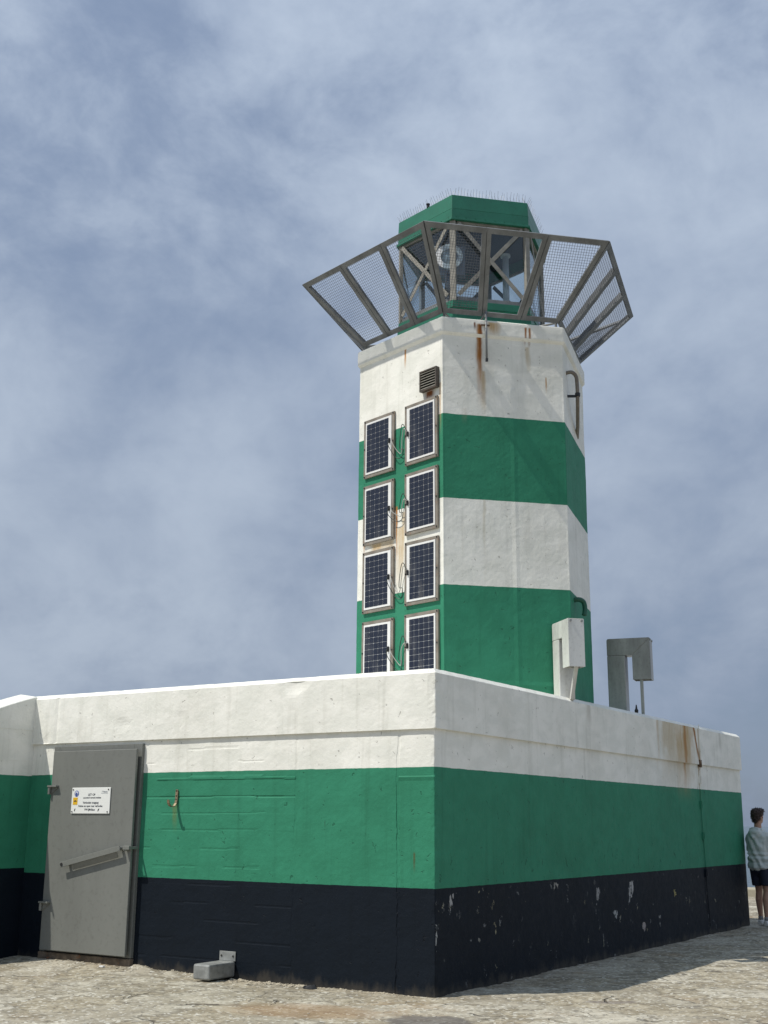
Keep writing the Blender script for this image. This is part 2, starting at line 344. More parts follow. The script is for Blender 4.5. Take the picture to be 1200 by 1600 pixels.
def ground_material():
    m_, t, b = mat('weathered_concrete_ground'); P = pos(t).outputs['Position']
    wp = t.vm('ADD', P, t.vm('SCALE', t.vm('SUBTRACT', t.noise(P, 1.6, 4, .6, col=True), (.5, .5, .5)), .5))
    spn = t.new('ShaderNodeAttribute'); spn.attribute_name = 'spall'; spl = spn.outputs['Fac']
    a = t.noise(P, .9, 6, .62); c = t.noise(P, 4, 6, .65); f = t.noise(P, 24, 5, .7); ff = t.noise(P, 85, 3, .6)
    skin = t.mix(t.step(a, .36, .64), (.27, .235, .175), (.44, .40, .32))
    skin = t.mix(t.m('MULTIPLY', t.step(c, .46, .62), .6), skin, (.20, .175, .135))
    skin = t.mix(t.m('MULTIPLY', t.step(f, .54, .70), .35), skin, (.17, .15, .12))
    brk = t.mix(t.step(c, .36, .64), (.22, .185, .13), (.36, .315, .235))
    brk = t.mix(t.m('MULTIPLY', t.step(f, .52, .68), .5), brk, (.14, .12, .09))
    brk = t.mix(t.m('MULTIPLY', t.step(t.m('SUBTRACT', 1.0, f), .54, .68), .5), brk, (.46, .42, .34))
    col = t.mix(spl, skin, brk)
    edge = t.m('MULTIPLY', t.m('MULTIPLY', spl, t.m('SUBTRACT', 1.0, spl)), 4.0)
    col = t.mix(t.m('MULTIPLY', edge, .45), col, (.09, .075, .055))
    col = t.mix(t.m('MULTIPLY', t.step(t.noise(wp, .55, 4, .6), .55, .70), .5), col, (.25, .16, .08))
    agg = t.vor(P, 36, 'F1', 'Color'); sep_ = t.new('ShaderNodeSeparateColor'); t.put(sep_.inputs[0], agg)
    col = t.mix(t.m('MULTIPLY', t.step(sep_.outputs[0], .87, .91), .55), col, (.60, .57, .50))
    col = t.mix(t.m('MULTIPLY', t.step(sep_.outputs[1], .88, .92), .55), col, (.10, .09, .08))
    def patch(cx, cy, rx, ry, ang, lo, hi):
        q = t.vm('SUBTRACT', P, (cx, cy, 0)); ca, sa = math.cos(ang), math.sin(ang)
        u = t.m('DIVIDE', t.vm('DOT_PRODUCT', q, (ca, sa, 0)), rx); v = t.m('DIVIDE', t.vm('DOT_PRODUCT', q, (-sa, ca, 0)), ry)
        dd = t.m('SQRT', t.m('ADD', t.m('MULTIPLY', u, u), t.m('MULTIPLY', v, v)))
        dd = t.m('ADD', dd, t.m('MULTIPLY', t.m('SUBTRACT', t.noise(P, 7, 4, .6), .5), .8))
        return t.m('SUBTRACT', 1.0, t.step(dd, lo, hi))
    col = t.mix(t.m('MULTIPLY', patch(.62, -1.22, .42, .33, .3, .75, 1.0), .75), col, (.10, .09, .085))      # dark tarry patch
    col = t.mix(t.m('MULTIPLY', patch(-.55, -1.35, .75, .40, .25, .5, 1.3), .5), col, (.26, .155, .075))
    col = t.mix(t.m('MULTIPLY', patch(1.45, .78, .30, .09, .55, .6, 1.1), .6), col, (.16, .135, .125))
    crk = t.m('SUBTRACT', 1.0, t.step(t.vor(wp, .62, 'DISTANCE_TO_EDGE'), .004, .016))
    crk = t.m('MULTIPLY', crk, t.step(t.noise(P, 1.7, 3), .50, .62))
    crk2 = t.m('MULTIPLY', t.m('SUBTRACT', 1.0, t.step(t.vor(wp, 1.9, 'DISTANCE_TO_EDGE'), .003, .014)), t.step(t.noise(t.vm('ADD', P, (9, 4, 0)), 1.1, 3), .57, .66))
    ck = t.m('ADD', crk, crk2, clamp=True)
    col = t.mix(t.m('MULTIPLY', ck, .75), col, (.07, .058, .045))
    col = t.mix(1.0, col, (1.06, 1.09, 1.11), 'MULTIPLY')
    t.put(b.inputs['Base Color'], col); b.inputs['Roughness'].default_value = .9; b.inputs['Specular IOR Level'].default_value = .2
    n1 = t.bump(c, .30, .03); n2 = t.bump(f, .45, .011, n1); n3 = t.bump(t.m('SUBTRACT', 1.0, ck), .9, .02, n2); n4 = t.bump(ff, .5, .005, n3)
    t.put(b.inputs['Normal'], n4); return m_
m_ground = ground_material()
def sea_material():
    m_, t, b = mat('sea_water'); P = pos(t).outputs['Position']
    b.inputs['Base Color'].default_value = (.055, .085, .10, 1); b.inputs['Roughness'].default_value = .22
    n = t.noise(t.scale(P, (1, .45, 1)), .35, 6, .62); t.put(b.inputs['Normal'], t.bump(n, .9, 1.2)); return m_
m_sea = sea_material()
m_stone = plain('kerb_concrete', (.34, .31, .235), .9)

# ------------------------------------------------------------------ ground, sea
def spall(x, y):                          # 1 where the top skin of the concrete has broken away
    p = (x, y, 0.0); e = N3(p, 1.35, 11)+.45*N3(p, 5, 2)+.18*N3(p, 14, 6)
    return min(1.0, max(0.0, (e-.03)/.07))
def ground_h(x, y):
    p = (x, y, 0.0)
    h = .012*N3(p, .9, 3)+.006*N3(p, 3.1, 5)+.004*N3(p, 9, 8)+.0035*N3(p, 22, 1)
    h -= .007*spall(x, y)
    if -3.9 < x < -2.75 and y > -1.0: h += .045*math.exp(-((y+.06)/.10)**2)*max(0, .6+N3(p, 3, 4))   # mortar fillet by the wall
    if XL < x < -3.9 and y > -1.2: h += .030*math.exp(-((y)/.35)**2)
    return h-.004
mb = MB()
gx = frange(-60, -8, 13)[:-1]+frange(-8, 4.2, .05)[:-1]+frange(4.2, 45, 10)
gy = frange(-70, -3.6, 11)[:-1]+frange(-3.6, 3.0, .045)[:-1]+frange(3.0, 12, .09)[:-1]+frange(12, 19.6, .5)
nx = len(gx)
mb.v = [(x, y, ground_h(x, y) if (-8 < x < 4.2 and -3.6 < y < 12) else .012*N3((x, y, 0), .9, 3)) for y in gy for x in gx]
mb.f = [(j*nx+i, j*nx+i+1, (j+1)*nx+i+1, (j+1)*nx+i) for j in range(len(gy)-1) for i in range(nx-1)]
# quay edge: sides down to the water
b0 = len(mb.v); x0, x1, y0, y1 = gx[0], gx[-1], gy[0], gy[-1]
mb.v += [(x0, y0, -.02), (x1, y0, -.02), (x1, y1, -.02), (x0, y1, -.02), (x0, y0, -9), (x1, y0, -9), (x1, y1, -9), (x0, y1, -9)]
mb.f += [(b0+i, b0+4+i, b0+4+(i+1) % 4, b0+(i+1) % 4) for i in range(4)]
mb.mi = [0]*len(mb.f)
ground = mb.build('ground', m_ground, smooth=True)
at_ = ground.data.attributes.new('spall', 'FLOAT', 'POINT'); at_.data.foreach_set('value', [spall(v[0], v[1]) for v in mb.v])
ground; tag(ground, 'weathered beige concrete pier deck', kind='structure')
mb = MB(); S = 14000
mb.add([(-S, -S, -4.2), (S, -S, -4.2), (S, S, -4.2), (-S, S, -4.2)], [(0, 1, 2, 3)])
sea = mb.build('sea', m_sea); tag(sea, 'grey blue sea out to the horizon', kind='structure')
mb = MB()
for i in range(14):
    xa = -30+i*4.0
    mb.box((xa+.02, 18.75+random.uniform(-.02, .02), -.1), (xa+3.98, 19.45, .17+random.uniform(-.015, .015)))
kerb = mb.build('quay_kerb', m_stone, bevel=.03); tag(kerb, 'low yellowish concrete kerb along the seaward edge of the pier', 'kerb')

# ------------------------------------------------------------------ lighthouse base
base = empty('concrete_building', (0, 0, 0)); tag(base, 'long low concrete base building painted white, green and black with a grey door', 'building')
def strip(mbx, path, rows, close=False):
    """path: list of (x, y, nx, ny); rows: list of (offset, z); vertices are displaced along the normal"""
    b0 = len(mbx.v); n = len(path)
    for off, z in rows:
        for (x, y, nx_, ny_) in path:
            d = disp(x, y, z, nx_, ny_); mbx.v.append((x+nx_*(off+d), y+ny_*(off+d), z))
    m_ = n if close else n-1
    for j in range(len(rows)-1):
        for i in range(m_):
            k = (i+1) % n; mbx.f.append((b0+j*n+i, b0+j*n+k, b0+(j+1)*n+k, b0+(j+1)*n+i)); mbx.mi.append(0)
    return b0
BJ = [.16, .36, .56, .74, .93, 1.12, 1.31, 1.51, 1.69, 1.87, 2.07, 2.25, 2.40]
BO = [random.uniform(-.0008, .0008) for _ in range(20)]
def corner_dist(x, y): return math.hypot(x, y)
def disp(x, y, z, nx_, ny_):
    p = (x, y, z); d = .0045*N3(p, 1.3, 2)+.0022*N3(p, 6, 4)+.0012*N3(p, 19, 9)
    left = ny_ < -.5 and y < .2
    if left and z < HC-.01:
        # shuttering boards left of the joint at x = -1.75
        if -3.93 < x < -1.75:
            zi = z+.012*N3((x, 0, z), .6, 7); k = sum(1 for q in BJ if q < zi); d += BO[k]*(1.2 if z > ZB else .8)
            near = min(abs(zi-q) for q in BJ)
            if near < .010 and N3((x*1.3, 0, round(z*5)*1.7), 1.0, 3) > .08: d -= .0022
            if abs(zi-2.07) < .012 and x > -3.78: d += .006
            if abs(zi-1.87) < .010: d -= .003
        for xc, a, w in ((-.46, .010, .016), (-1.75, .004, .014), (-3.93, .004, .02)):
            xx = x-xc-.022*N3((0, 0, z), 3.0, xc*3)-.010*N3((0, 0, z), 11, xc)
            if abs(xx) < w: d -= a*(.55+.6*N3((0, 0, z), 2.2, 5))
        if x > -.46 and abs(z-2.045) < .012: d += .006
    if left and z > HC:
        xx = x+5.47-.03*N3((0, 0, z), 4, 2); 
        if abs(xx) < .018 and N3((0, 0, z), 3, 8) > -.2: d -= .008
        e = N3(p, 3.1, 6)
        if e > .52: d -= .010*(e-.52)*4
    if ny_ > -.5 and nx_ > .5:          # shaded side: joint by the conductor
        if abs(y-8.27-.012*N3((0, 0, z), 4, 1)) < .02: d -= .002
    cd = math.hypot(x, y)
    if cd < .09:                         # knocked corner
        d -= max(0, .030*(N3(p, 7, 3)+.25*N3(p, 25, 1)+.05))*(1-cd/.09)
    return d
def corner_path(off, ustep, xs_extra=()):
    """outline of the base seen from above, counter-clockwise starting at the wing corner"""
    xs = sorted(set(frange(XL-.4, -.05-off, ustep)+list(xs_extra)))
    pth = [(x, off, 0, -1) for x in xs if x < -.02-off]
    for t_ in (0, 22.5, 45, 67.5, 90):
        a = R_(-90+t_); c = .016; pth.append((-off-c+c*math.cos(a), off+c+c*math.sin(a), math.cos(a), math.sin(a)))
    pth += [(-off, y, 1, 0) for y in frange(.045+off, YE-off-.03, ustep*1.4)]
    pth += [(-off-.02, YE-off, .5, .86), (-3.2, YE-off, 0, 1), (XL-.4+off, YE-off, -.7, .7), (XL-.4+off, 5, -1, 0), (XL-.4+off, off+.05, -1, 0)]
    return pth
xe = [xc+i*.008 for xc in (-.46, -1.75, -3.93) for i in range(-6, 7)]
mb = MB(); pw = corner_path(REC, .05, xe)
zs = sorted(set([round(z, 4) for z in frange(-.35, HC, .032)]+[round(q+e, 4) for q in BJ for e in (-.014, -.006, .006, .014)]))
zs = [z for z in zs if z <= HC-.001]+[HC+.02]
strip(mb, pw, [(0, z) for z in zs], True)
wall = mb.build('wall', m_base, base, smooth=False)
mb = MB(); pc = corner_path(0.0, .045)
rows = [(0, HC)]+[(0, z) for z in frange(HC+.012, HB-.05, .035)]
b0 = strip(mb, pc, rows, True); n = len(pc)
def inner_ring(o_, z):
    b_ = len(mb.v)
    for (x, y, nx_, ny_) in pc: mb.v.append((max(min(x, -o_), XL-.4+o_), min(max(y, o_), YE-o_), z+.004*N3((x, y, z), 8, 3)))
    return b_
def bridge(a_, c_):
    for i_ in range(n): k_ = (i_+1) % n; mb.f.append((a_+i_, a_+k_, c_+k_, c_+i_)); mb.mi.append(0)
top = b0+(len(rows)-1)*n
r1 = inner_ring(.006, HB-.044); r2 = inner_ring(.052, HB); r3 = inner_ring(.30, HB+.002); r4 = inner_ring(.31, HB-.12)
bridge(top, r1); bridge(r1, r2); bridge(r2, r3); bridge(r3, r4)
lo_ = inner_ring(.05, HC+.001); bridge(lo_, b0)
parapet = mb.build('parapet', m_base, base)
mb = MB(); mb.box((XL-.36, .2, HB-.25), (-.2, YE-.2, HB-.06)); mb.build('roof_deck', m_base, base)
# wing wall that comes forward at the left end
wing_prof = [(.6, 3.06), (.10, 3.09), (.0, 3.115), (-.20, 3.055), (-.40, 2.99), (-.58, 2.925), (-.66, 2.82), (-.78, 2.55), (-.90, 2.24), (-1.0, 1.85), (-1.08, 1.4), (-1.13, .9), (-1.15, .3), (-1.15, -.4)]
mb = MB(); W0, W1, WM = XL-.0, XL-.42, XL-.05
def wz(y, z, x): return (x, y, z)
near = [(W0, y, z) for y, z in wing_prof]; near2 = [(XL-.012, y+.004, z+.012) for y, z in wing_prof]; mid = [(XL-.30, y+.006, z+.055) for y, z in wing_prof]; far = [(W1, y+.006, z+.030) for y, z in wing_prof]
# visible side face as a fine grid (so it can carry relief), top strips, far side
k = len(wing_prof); mb.v += near+near2+mid+far
for i in range(k-1):
    mb.f += [(i, i+1, k+i+1, k+i), (k+i, k+i+1, 2*k+i+1, 2*k+i), (2*k+i, 2*k+i+1, 3*k+i+1, 3*k+i)]
c = len(mb.v); mb.v += [(W0, .6, -.4), (W1, .6, -.4)]
for i in range(k-1): mb.f += [(c, i+1, i), (c+1, 3*k+i, 3*k+i+1)]
mb.f += [(c, c+1, 3*k+k-1, 2*k+k-1, k+k-1, k-1)]
mb.mi = [0]*len(mb.f)
wing = recalc(mb.build('wing_wall', m_wing, base))
mb = MB()
for z_, zz_ in ((2.700, 2.706), (2.32, 2.325)):
    mb.box((W0-.02, -1.0 if z_ < 2.5 else -.66, z_), (W0+.004, .01, zz_))
mb.build('joint_ridge', m_wing, wing)

# door ---------------------------------------------------------------
DX0, DX1, DZ0, DZ1 = -5.46, -3.975, .105, 2.487
mb = MB()
mb.box((DX0, -.012, DZ0), (DX0+.10, .06, DZ1)); mb.box((DX1-.13, -.012, DZ0), (DX1, .06, DZ1)); mb.box((DX0+.10, -.012, DZ1-.11), (DX1-.13, .06, DZ1))
mb.box((DX0+.10, .0, DZ0), (DX1-.13, .03, DZ1-.11))
dframe = mb.build('door_frame', m_door, base, bevel=.004)
LX0, LX1 = -5.385, -3.995
mb = MB(); mb.box((LX0, -.085, DZ0+.02), (LX1, -.052, DZ1-.065)); mb.box((LX0+.04, -.0515, DZ0+.05), (LX1-.08, -.0125, DZ1-.12))
door = mb.build('door', m_door, base, bevel=.006); door['label'] = 'grey steel door leaf'
for zc in (2.005, .66):
    mb = MB(); mb.box((LX0-.02, -.135, zc-.010), (LX0+.135, -.0855, zc+.010)); mb.tube([(LX0-.0, -.112, zc-.095), (LX0-.0, -.112, zc+.0)], .018, 10)
    mb.prism([Vector((LX0-.02, -.088, zc-.01)), Vector((LX0+.14, -.088, zc-.01)), Vector((LX0+.0, -.088, zc-.10))], (0, -.008, 0))
    mb.build('hinge', m_door, door, bevel=.002)
# slanting pull bar
mb = MB(); a = Vector((-4.985, -.150, 1.110)); b_ = Vector((-4.105, -.150, 1.300)); dd = (b_-a).normalized(); upv = Vector((-dd.z, 0, dd.x))
mb.bar(a-dd*.08, b_, .062, .010, (0, -1, 0)); 
q0, q1 = a+dd*.10-upv*.030, b_-dd*.06-upv*.030
mb.prism([q0+Vector((0, .005, 0)), q1+Vector((0, .005, 0)), q1+Vector((0, .035, -.062)), q0+Vector((0, .035, -.062))], (0, .008, 0))
for e in (a+dd*.015, b_-dd*.02): mb.tube([e+Vector((0, -.006, 0)), e+Vector((0, .068, 0))], .022, 12)
handle = recalc(mb.build('handle', m_door, door, bevel=.003))
mb = MB(); mb.tube([a-dd*.05+Vector((0, -.0065, 0)), a-dd*.05+Vector((0, -.012, 0))], .019, 12); mb.build('bolt_hole', m_lead, door)
mb = MB(); mb.tube([(-4.035, -.086, 1.30), (-4.035, -.15, 1.30)], .030, 14); mb.box((-4.05, -.158, 1.285), (-3.955, -.13, 1.325)); mb.box((-3.972, -.13, 1.29), (-3.955, -.012, 1.32))
mb.build('latch', m_door, door, bevel=.003)
mb = MB(); mb.box((DX0-.005, -.03, -.2), (DX1+.005, .06, DZ0-.006))
sill = mb.build('door_sill', metal_mat('stained_sill', (.16, .125, .09), .85, 0, .45, 7, rust=.6), base, bevel=.012)

# lightning conductor down the shaded side ----------------------------
mb = MB(); pts = []
for z in frange(HB+.01, .12, .06):
    off = .014 if z > HC+.02 else (-.016 if z < HC-.05 else .006)
    pts.append((off, 8.24+.03*N3((0, 0, z), 2.2, 3)+(.09*max(0, (2.0-z))/2.0), z))
mb.tube(pts, .0065, 6); cond = mb.build('conductor_cable', m_base, base)
for z, rm in ((2.55, m_rustm), (2.30, m_base), (1.92, m_base), (1.45, m_base), (.9, m_base)):
    p = min(pts, key=lambda q: abs(q[2]-z)); mb = MB()
    mb.box((p[0]-.03, p[1]-.035, z-.05), (p[0]+.012, p[1]-.018, z+.05)); mb.box((p[0]-.03, p[1]+.018, z-.05), (p[0]+.012, p[1]+.035, z+.05)); mb.box((p[0]-.02, p[1]-.035, z-.066), (p[0]+.014, p[1]+.035, z-.0505))
    mb.build('clip', rm, cond)

# ------------------------------------------------------------------ lighthouse tower
tower = empty('lighthouse_tower', (TX, TY, 0)); tag(tower, 'hexagonal green and white banded lighthouse tower with caged lantern', 'lighthouse')
T0 = Matrix.Translation((-TX, -TY, 0))
def tpart(o, par=None):
    """parent while keeping the world position written into the mesh"""
    p = par or tower; o.parent = p; o.matrix_parent_inverse = T0 if p is tower else Matrix(); return o
def hexpath(R, step, rad=.012):
    pth = []
    for k in range(6):
        c = hv(k, R); a0 = TTH+k*math.pi/3
        for t_ in (-30, -15, 0, 15, 30):
            a = a0+R_(t_); cc = c-Vector((math.cos(a0), math.sin(a0), 0))*rad
            pth.append((cc.x+rad*math.cos(a), cc.y+rad*math.sin(a), math.cos(a), math.sin(a)))
        a, d, n_ = tface(k, R)
        for u in frange(.03, R-.03, step): q = a+d*u; pth.append((q.x, q.y, n_.x, n_.y))
    return pth
def disp(x, y, z, nx_, ny_):
    p = (x, y, z); d = .0040*N3(p, 1.6, 2)+.0020*N3(p, 6, 4)+.0014*N3(p, 17, 9)
    if Vector((nx_, ny_, 0)).dot(FF[2]) > .9:
        u = (Vector((x, y, 0))-FF[0]).dot(FF[1])
        if abs(u-.115) < .014 and z < 5.66: d += .006
        if abs(u-.98) < .02 and z < 7.3: d += .004*(1+N3((0, 0, z), 3, 2))
        if z < 3.32 and z > 3.28: d += .005
    return d
mb = MB(); strip(mb, hexpath(TR, .05), [(0, z) for z in frange(3.0, 8.0, .05)], True)
shaft = tpart(mb.build('shaft', m_tower))
mb = MB(); hp = hexpath(TR, .06); rows = [(-.02, 7.96), (.012, 7.985), (.034, 8.012), (.036, 8.03), (.036, 8.08), (.036, 8.13), (.036, 8.18), (.034, 8.212), (.018, 8.227), (-.10, 8.23)]
b0 = strip(mb, hp, rows, True); n = len(hp); mb.f.append(tuple(b0+(len(rows)-1)*n+i for i in range(n))); mb.mi.append(0)
tpart(mb.build('cornice', m_tower))

def hexring(mbx, Ro, Ri, z0, z1, mi=0):
    for k in range(6):
        mbx.hexa([hv(k, Ri, z0), hv(k, Ro, z0), hv(k+1, Ro, z0), hv(k+1, Ri, z0), hv(k, Ri, z1), hv(k, Ro, z1), hv(k+1, Ro, z1), hv(k+1, Ri, z1)], mi)
def hexslab(mbx, Rb, Rt, z0, z1, mi=0):
    mbx.add([hv(k, Rb, z0) for k in range(6)]+[hv(k, Rt, z1) for k in range(6)], [tuple(reversed(range(6))), tuple(range(6, 12))]+[(i, (i+1) % 6, 6+(i+1) % 6, 6+i) for i in range(6)], mi)
LR = 1.10
mb = MB(); hexslab(mb, 1.22, 1.22, 8.2305, 8.44); hexslab(mb, 1.15, 1.15, 8.44, 8.60); hexslab(mb, 1.165, 1.12, 8.60, 8.625); hexslab(mb, 1.135, 1.135, 8.625, 8.735)
tpart(mb.build('lantern_sill', m_green, bevel=.004))
for k in range(6):
    a, d, n_ = tface(k, LR); L = LR
    P = lambda u, z, off=0.0: Vector((a.x+d.x*u+n_.x*off, a.y+d.y*u+n_.y*off, z))
    mb = MB(); c0 = hv(k, LR); rd = Vector((math.cos(TTH+k*math.pi/3), math.sin(TTH+k*math.pi/3), 0))
    mb.bar(c0+Vector((0, 0, 8.73)), c0+Vector((0, 0, 9.97)), .085, .05, rd); tpart(mb.build('lantern_post', m_beige, bevel=.004))
    mb = MB(); mb.bar(P(.055, 8.766), P(L-.055, 8.766), .058, .04, n_); tpart(mb.build('bottom_rail', m_galv, bevel=.003))
    mb = MB(); mb.bar(P(.055, 9.952), P(L-.055, 9.952), .032, .04, n_); tpart(mb.build('top_rail', m_beige, bevel=.003))
    for s_ in (0, 1):
        u0_, u1_ = (.07, L-.07) if s_ == 0 else (L-.07, .07)
        mb = MB(); o_ = .036+.012*s_; mb.bar(P(u0_, 8.82, o_), P(u1_, 9.92, o_), .060, .010, n_); tpart(mb.build('brace', m_beige, bevel=.002))
    mb = MB(); mb.hexa([P(.03, 8.79, -.006), P(L-.03, 8.79, -.006), P(L-.03, 8.79, -.014), P(.03, 8.79, -.014), P(.03, 9.955, -.006), P(L-.03, 9.955, -.006), P(L-.03, 9.955, -.014), P(.03, 9.955, -.014)])
    tpart(mb.build('window_pane', m_glass))
mb = MB(); hexslab(mb, 1.04, 1.04, 10.12, 10.14); tpart(mb.build('lantern_ceiling', m_dark))
mb = MB(); hexring(mb, 1.175, 1.05, 9.968, 9.9995); hexring(mb, 1.146, 1.05, 10.0, 10.15); hexslab(mb, 1.146, 1.135, 10.1505, 10.374)
roof = tpart(mb.build('lantern_roof', m_green, bevel=.004))
mb = MB()
for k in range(6):
    a, d, n_ = tface(k, 1.149)
    for i in range(8):
        c_ = a+d*(1.149*(i+.5)/8)+Vector((0, 0, 10.022)); mb.tube([c_, c_+n_*.009], .011, 6)
rv = mb.build('rivet', m_green); rv.parent = roof; tag(rv, None, kind='stuff')
mb = MB()
for k in range(6):
    a, d, n_ = tface(k, 1.105)
    for i in range(24):
        for sg in (-1, 1):
            c_ = a+d*(1.105*(i+.5+.25*sg)/24)+Vector((0, 0, 10.372)); tip = c_+Vector((0, 0, random.uniform(.10, .125)))+n_*(.05*sg+random.uniform(-.012, .018))+d*random.uniform(-.012, .012)
            mb.tube([c_, tip], .0019, 3, cap=False)
sp_ = mb.build('bird_spikes', m_wire); sp_.parent = roof; tag(sp_, 'thin wire bird spikes along the roof edge', kind='stuff')
mb = MB(); c_ = hv(-1, 1.12, 10.374).lerp(hv(0, 1.12, 10.374), .55); mb.tube([c_, c_+Vector((0, 0, .05))], .022, 8); mb.tube([c_+Vector((0, 0, .05)), c_+Vector((0, 0, .065))], .03, 8); v_ = mb.build('roof_knob', m_blackp); v_.parent = roof

# cage ---------------------------------------------------------------
CB, CZB, CT, CZT = 1.640, 8.318, 2.572, 9.215
def inset(quad, dist):
    """quad (4 coplanar Vectors) with every edge moved inwards by its own distance"""
    n_ = (quad[1]-quad[0]).cross(quad[3]-quad[0]).normalized(); out = []
    for i in range(4):
        p = quad[i]; e0 = (quad[i]-quad[i-1]).normalized(); e1 = (quad[(i+1) % 4]-quad[i]).normalized()
        n0, n1 = n_.cross(e0), n_.cross(e1); d0, d1 = dist[i-1], dist[i]
        c_ = n0.dot(n1); det = 1-c_*c_; al = (d0-d1*c_)/det; be = (d1-d0*c_)/det
        out.append(p+n0*al+n1*be)
    return out
for k in range(6):
    B0, B1, T0_, T1 = hv(k, CB, CZB), hv(k+1, CB, CZB), hv(k, CT, CZT), hv(k+1, CT, CZT)
    for i in range(3):
        q = [B0.lerp(B1, i/3), B0.lerp(B1, (i+1)/3), T0_.lerp(T1, (i+1)/3), T0_.lerp(T1, i/3)]
        nrm = (q[1]-q[0]).cross(q[3]-q[0]).normalized()       # outwards and down
        lo = inset(q, (0, .004, 0, .004)); inn = inset(lo, (.066, .060, .074, .060))
        mb = MB(); th = nrm*.014
        mb.v = [tuple(v-th) for v in lo]+[tuple(v-th) for v in inn]+[tuple(v+th) for v in lo]+[tuple(v+th) for v in inn]
        for j in range(4):
            m2 = (j+1) % 4
            mb.f += [(j, m2, 4+m2, 4+j), (8+j, 12+j, 12+m2, 8+m2), (j, 8+j, 8+m2, m2), (4+j, 4+m2, 12+m2, 12+j)]
        mb.mi = [0]*len(mb.f)
        # stiffening flange on the two long sides, standing inwards
        for (s0, s1) in ((0, 3), (1, 2)):
            mb.bar(lo[s0].lerp(lo[s1], .03)-nrm*.045+(inn[s0]-lo[s0])*.12, lo[s0].lerp(lo[s1], .97)-nrm*.045+(inn[s1]-lo[s1])*.12, .008, .062, nrm)
        pan = tpart(recalc(mb.build('cage_panel', m_galv)))
        if k == 0 and i == 1:
            pan['label'] = 'open cage frame without mesh in front of the light'; continue
        # woven wire clipped to the opening
        u_ = (inn[1]-inn[0]).normalized(); v_ = nrm.cross(u_); o_ = inn[0]
        poly = [((p-o_).dot(u_), (p-o_).dot(v_)) for p in inset(lo, (.04, .03, .04, .03))]
        def clip(axis, val):
            xs = []
            for a_ in range(4):
                p, r = poly[a_], poly[(a_+1) % 4]
                if (p[axis]-val)*(r[axis]-val) < 0:
                    t_ = (val-p[axis])/(r[axis]-p[axis]); xs.append(p[1-axis]+t_*(r[1-axis]-p[1-axis]))
            return (min(xs), max(xs)) if len(xs) >= 2 else None
        mb = MB(); pt = .0365
        for axis in (0, 1):
            lo_, hi_ = min(p[axis] for p in poly), max(p[axis] for p in poly); val = math.ceil(lo_/pt)*pt+.001
            while val < hi_:
                c_ = clip(axis, val)
                if c_ and c_[1]-c_[0] > .01:
                    w_ = (lambda s: o_+u_*val+v_*s) if axis == 0 else (lambda s: o_+u_*s+v_*val)
                    e_ = nrm*(.0025 if axis else -.0025); mb.tube([w_(c_[0])+e_, w_(c_[1])+e_], .0025, 4, cap=False)
                val += pt
        wm = mb.build('wire_mesh', m_wire); wm.parent = pan; tag(wm, None, kind='stuff')
# brackets that carry the cage
for k in range(6):
    mb = MB(); a = hv(k, 1.60, 8.228); mb.tube([a, a+Vector((0, 0, .10))], .018, 8); mb.tube([hv(k, 1.16, 8.40), hv(k, 1.62, 8.33)], .016, 8); tpart(mb.build('cage_bracket', m_galv))

# vent grille, pipes on the tower ----------------------------------------
F = FL; u0_, u1_, z0_, z1_ = 1.315, 1.64, 7.235, 7.525
mb = MB(); V = lambda u, off, z: onf(F, u, off, z)
def fbox(mbx, F, ua, ub, oa, ob, za, zb, mi=0):
    mbx.hexa([onf(F, ua, oa, za), onf(F, ua, ob, za), onf(F, ub, ob, za), onf(F, ub, oa, za), onf(F, ua, oa, zb), onf(F, ua, ob, zb), onf(F, ub, ob, zb), onf(F, ub, oa, zb)][::1], mi)
for bx in ((u0_, u0_+.02, z0_, z1_), (u1_-.02, u1_, z0_, z1_), (u0_+.02, u1_-.02, z1_-.018, z1_), (u0_+.02, u1_-.02, z0_, z0_+.018)): fbox(mb, F, bx[0], bx[1], -.02, .062, bx[2], bx[3])
vent = tpart(recalc(mb.build('vent', metal_mat('vent_frame', (.075, .062, .05), .6, .1, .3, 12, rust=.5))))
mb = MB(); fbox(mb, F, u0_+.021, u1_-.021, .005, .012, z0_+.019, z1_-.019); b_ = recalc(mb.build('backing', m_blackp)); b_.parent = vent
for i in range(7):
    zc = z0_+.034+i*.037; mb = MB()
    mb.hexa([onf(F, u0_+.021, .060, zc-.010), onf(F, u1_-.021, .060, zc-.010), onf(F, u1_-.021, .026, zc+.018), onf(F, u0_+.021, .026, zc+.018),
             onf(F, u0_+.021, .060, zc-.004), onf(F, u1_-.021, .060, zc-.004), onf(F, u1_-.021, .026, zc+.024), onf(F, u0_+.021, .026, zc+.024)])
    o_ = recalc(mb.build('slat', m_beige)); o_.parent = vent
def smoothpath(pts, n=6):
    out = []; p = [Vector(q) for q in pts]
    for i in range(len(p)-1):
        a, b_, c_, d_ = p[max(i-1, 0)], p[i], p[i+1], p[min(i+2, len(p)-1)]
        for j in range(n):
            t = j/n; out.append(.5*((2*b_)+(c_-a)*t+(2*a-5*b_+4*c_-d_)*t*t+(3*b_-a-3*c_+d_)*t**3))
    return out+[p[-1]]
mb = MB(); mb.tube(smoothpath([onf(FR, .26, -.01, 7.66), onf(FR, .27, .07, 7.67), onf(FR, .30, .125, 7.62), onf(FR, .32, .135, 7.52), onf(FR, .34, .135, 7.36), onf(FR, .38, .125, 7.26), onf(FR, .52, .10, 7.17), onf(FR, .80, .05, 7.06), onf(FR, 1.1, -.01, 6.98)]), .026, 10)
dp = tpart(mb.build('overflow_pipe', m_pipe, smooth=True)); dp['label'] = 'bare brown grey pipe with two bends'
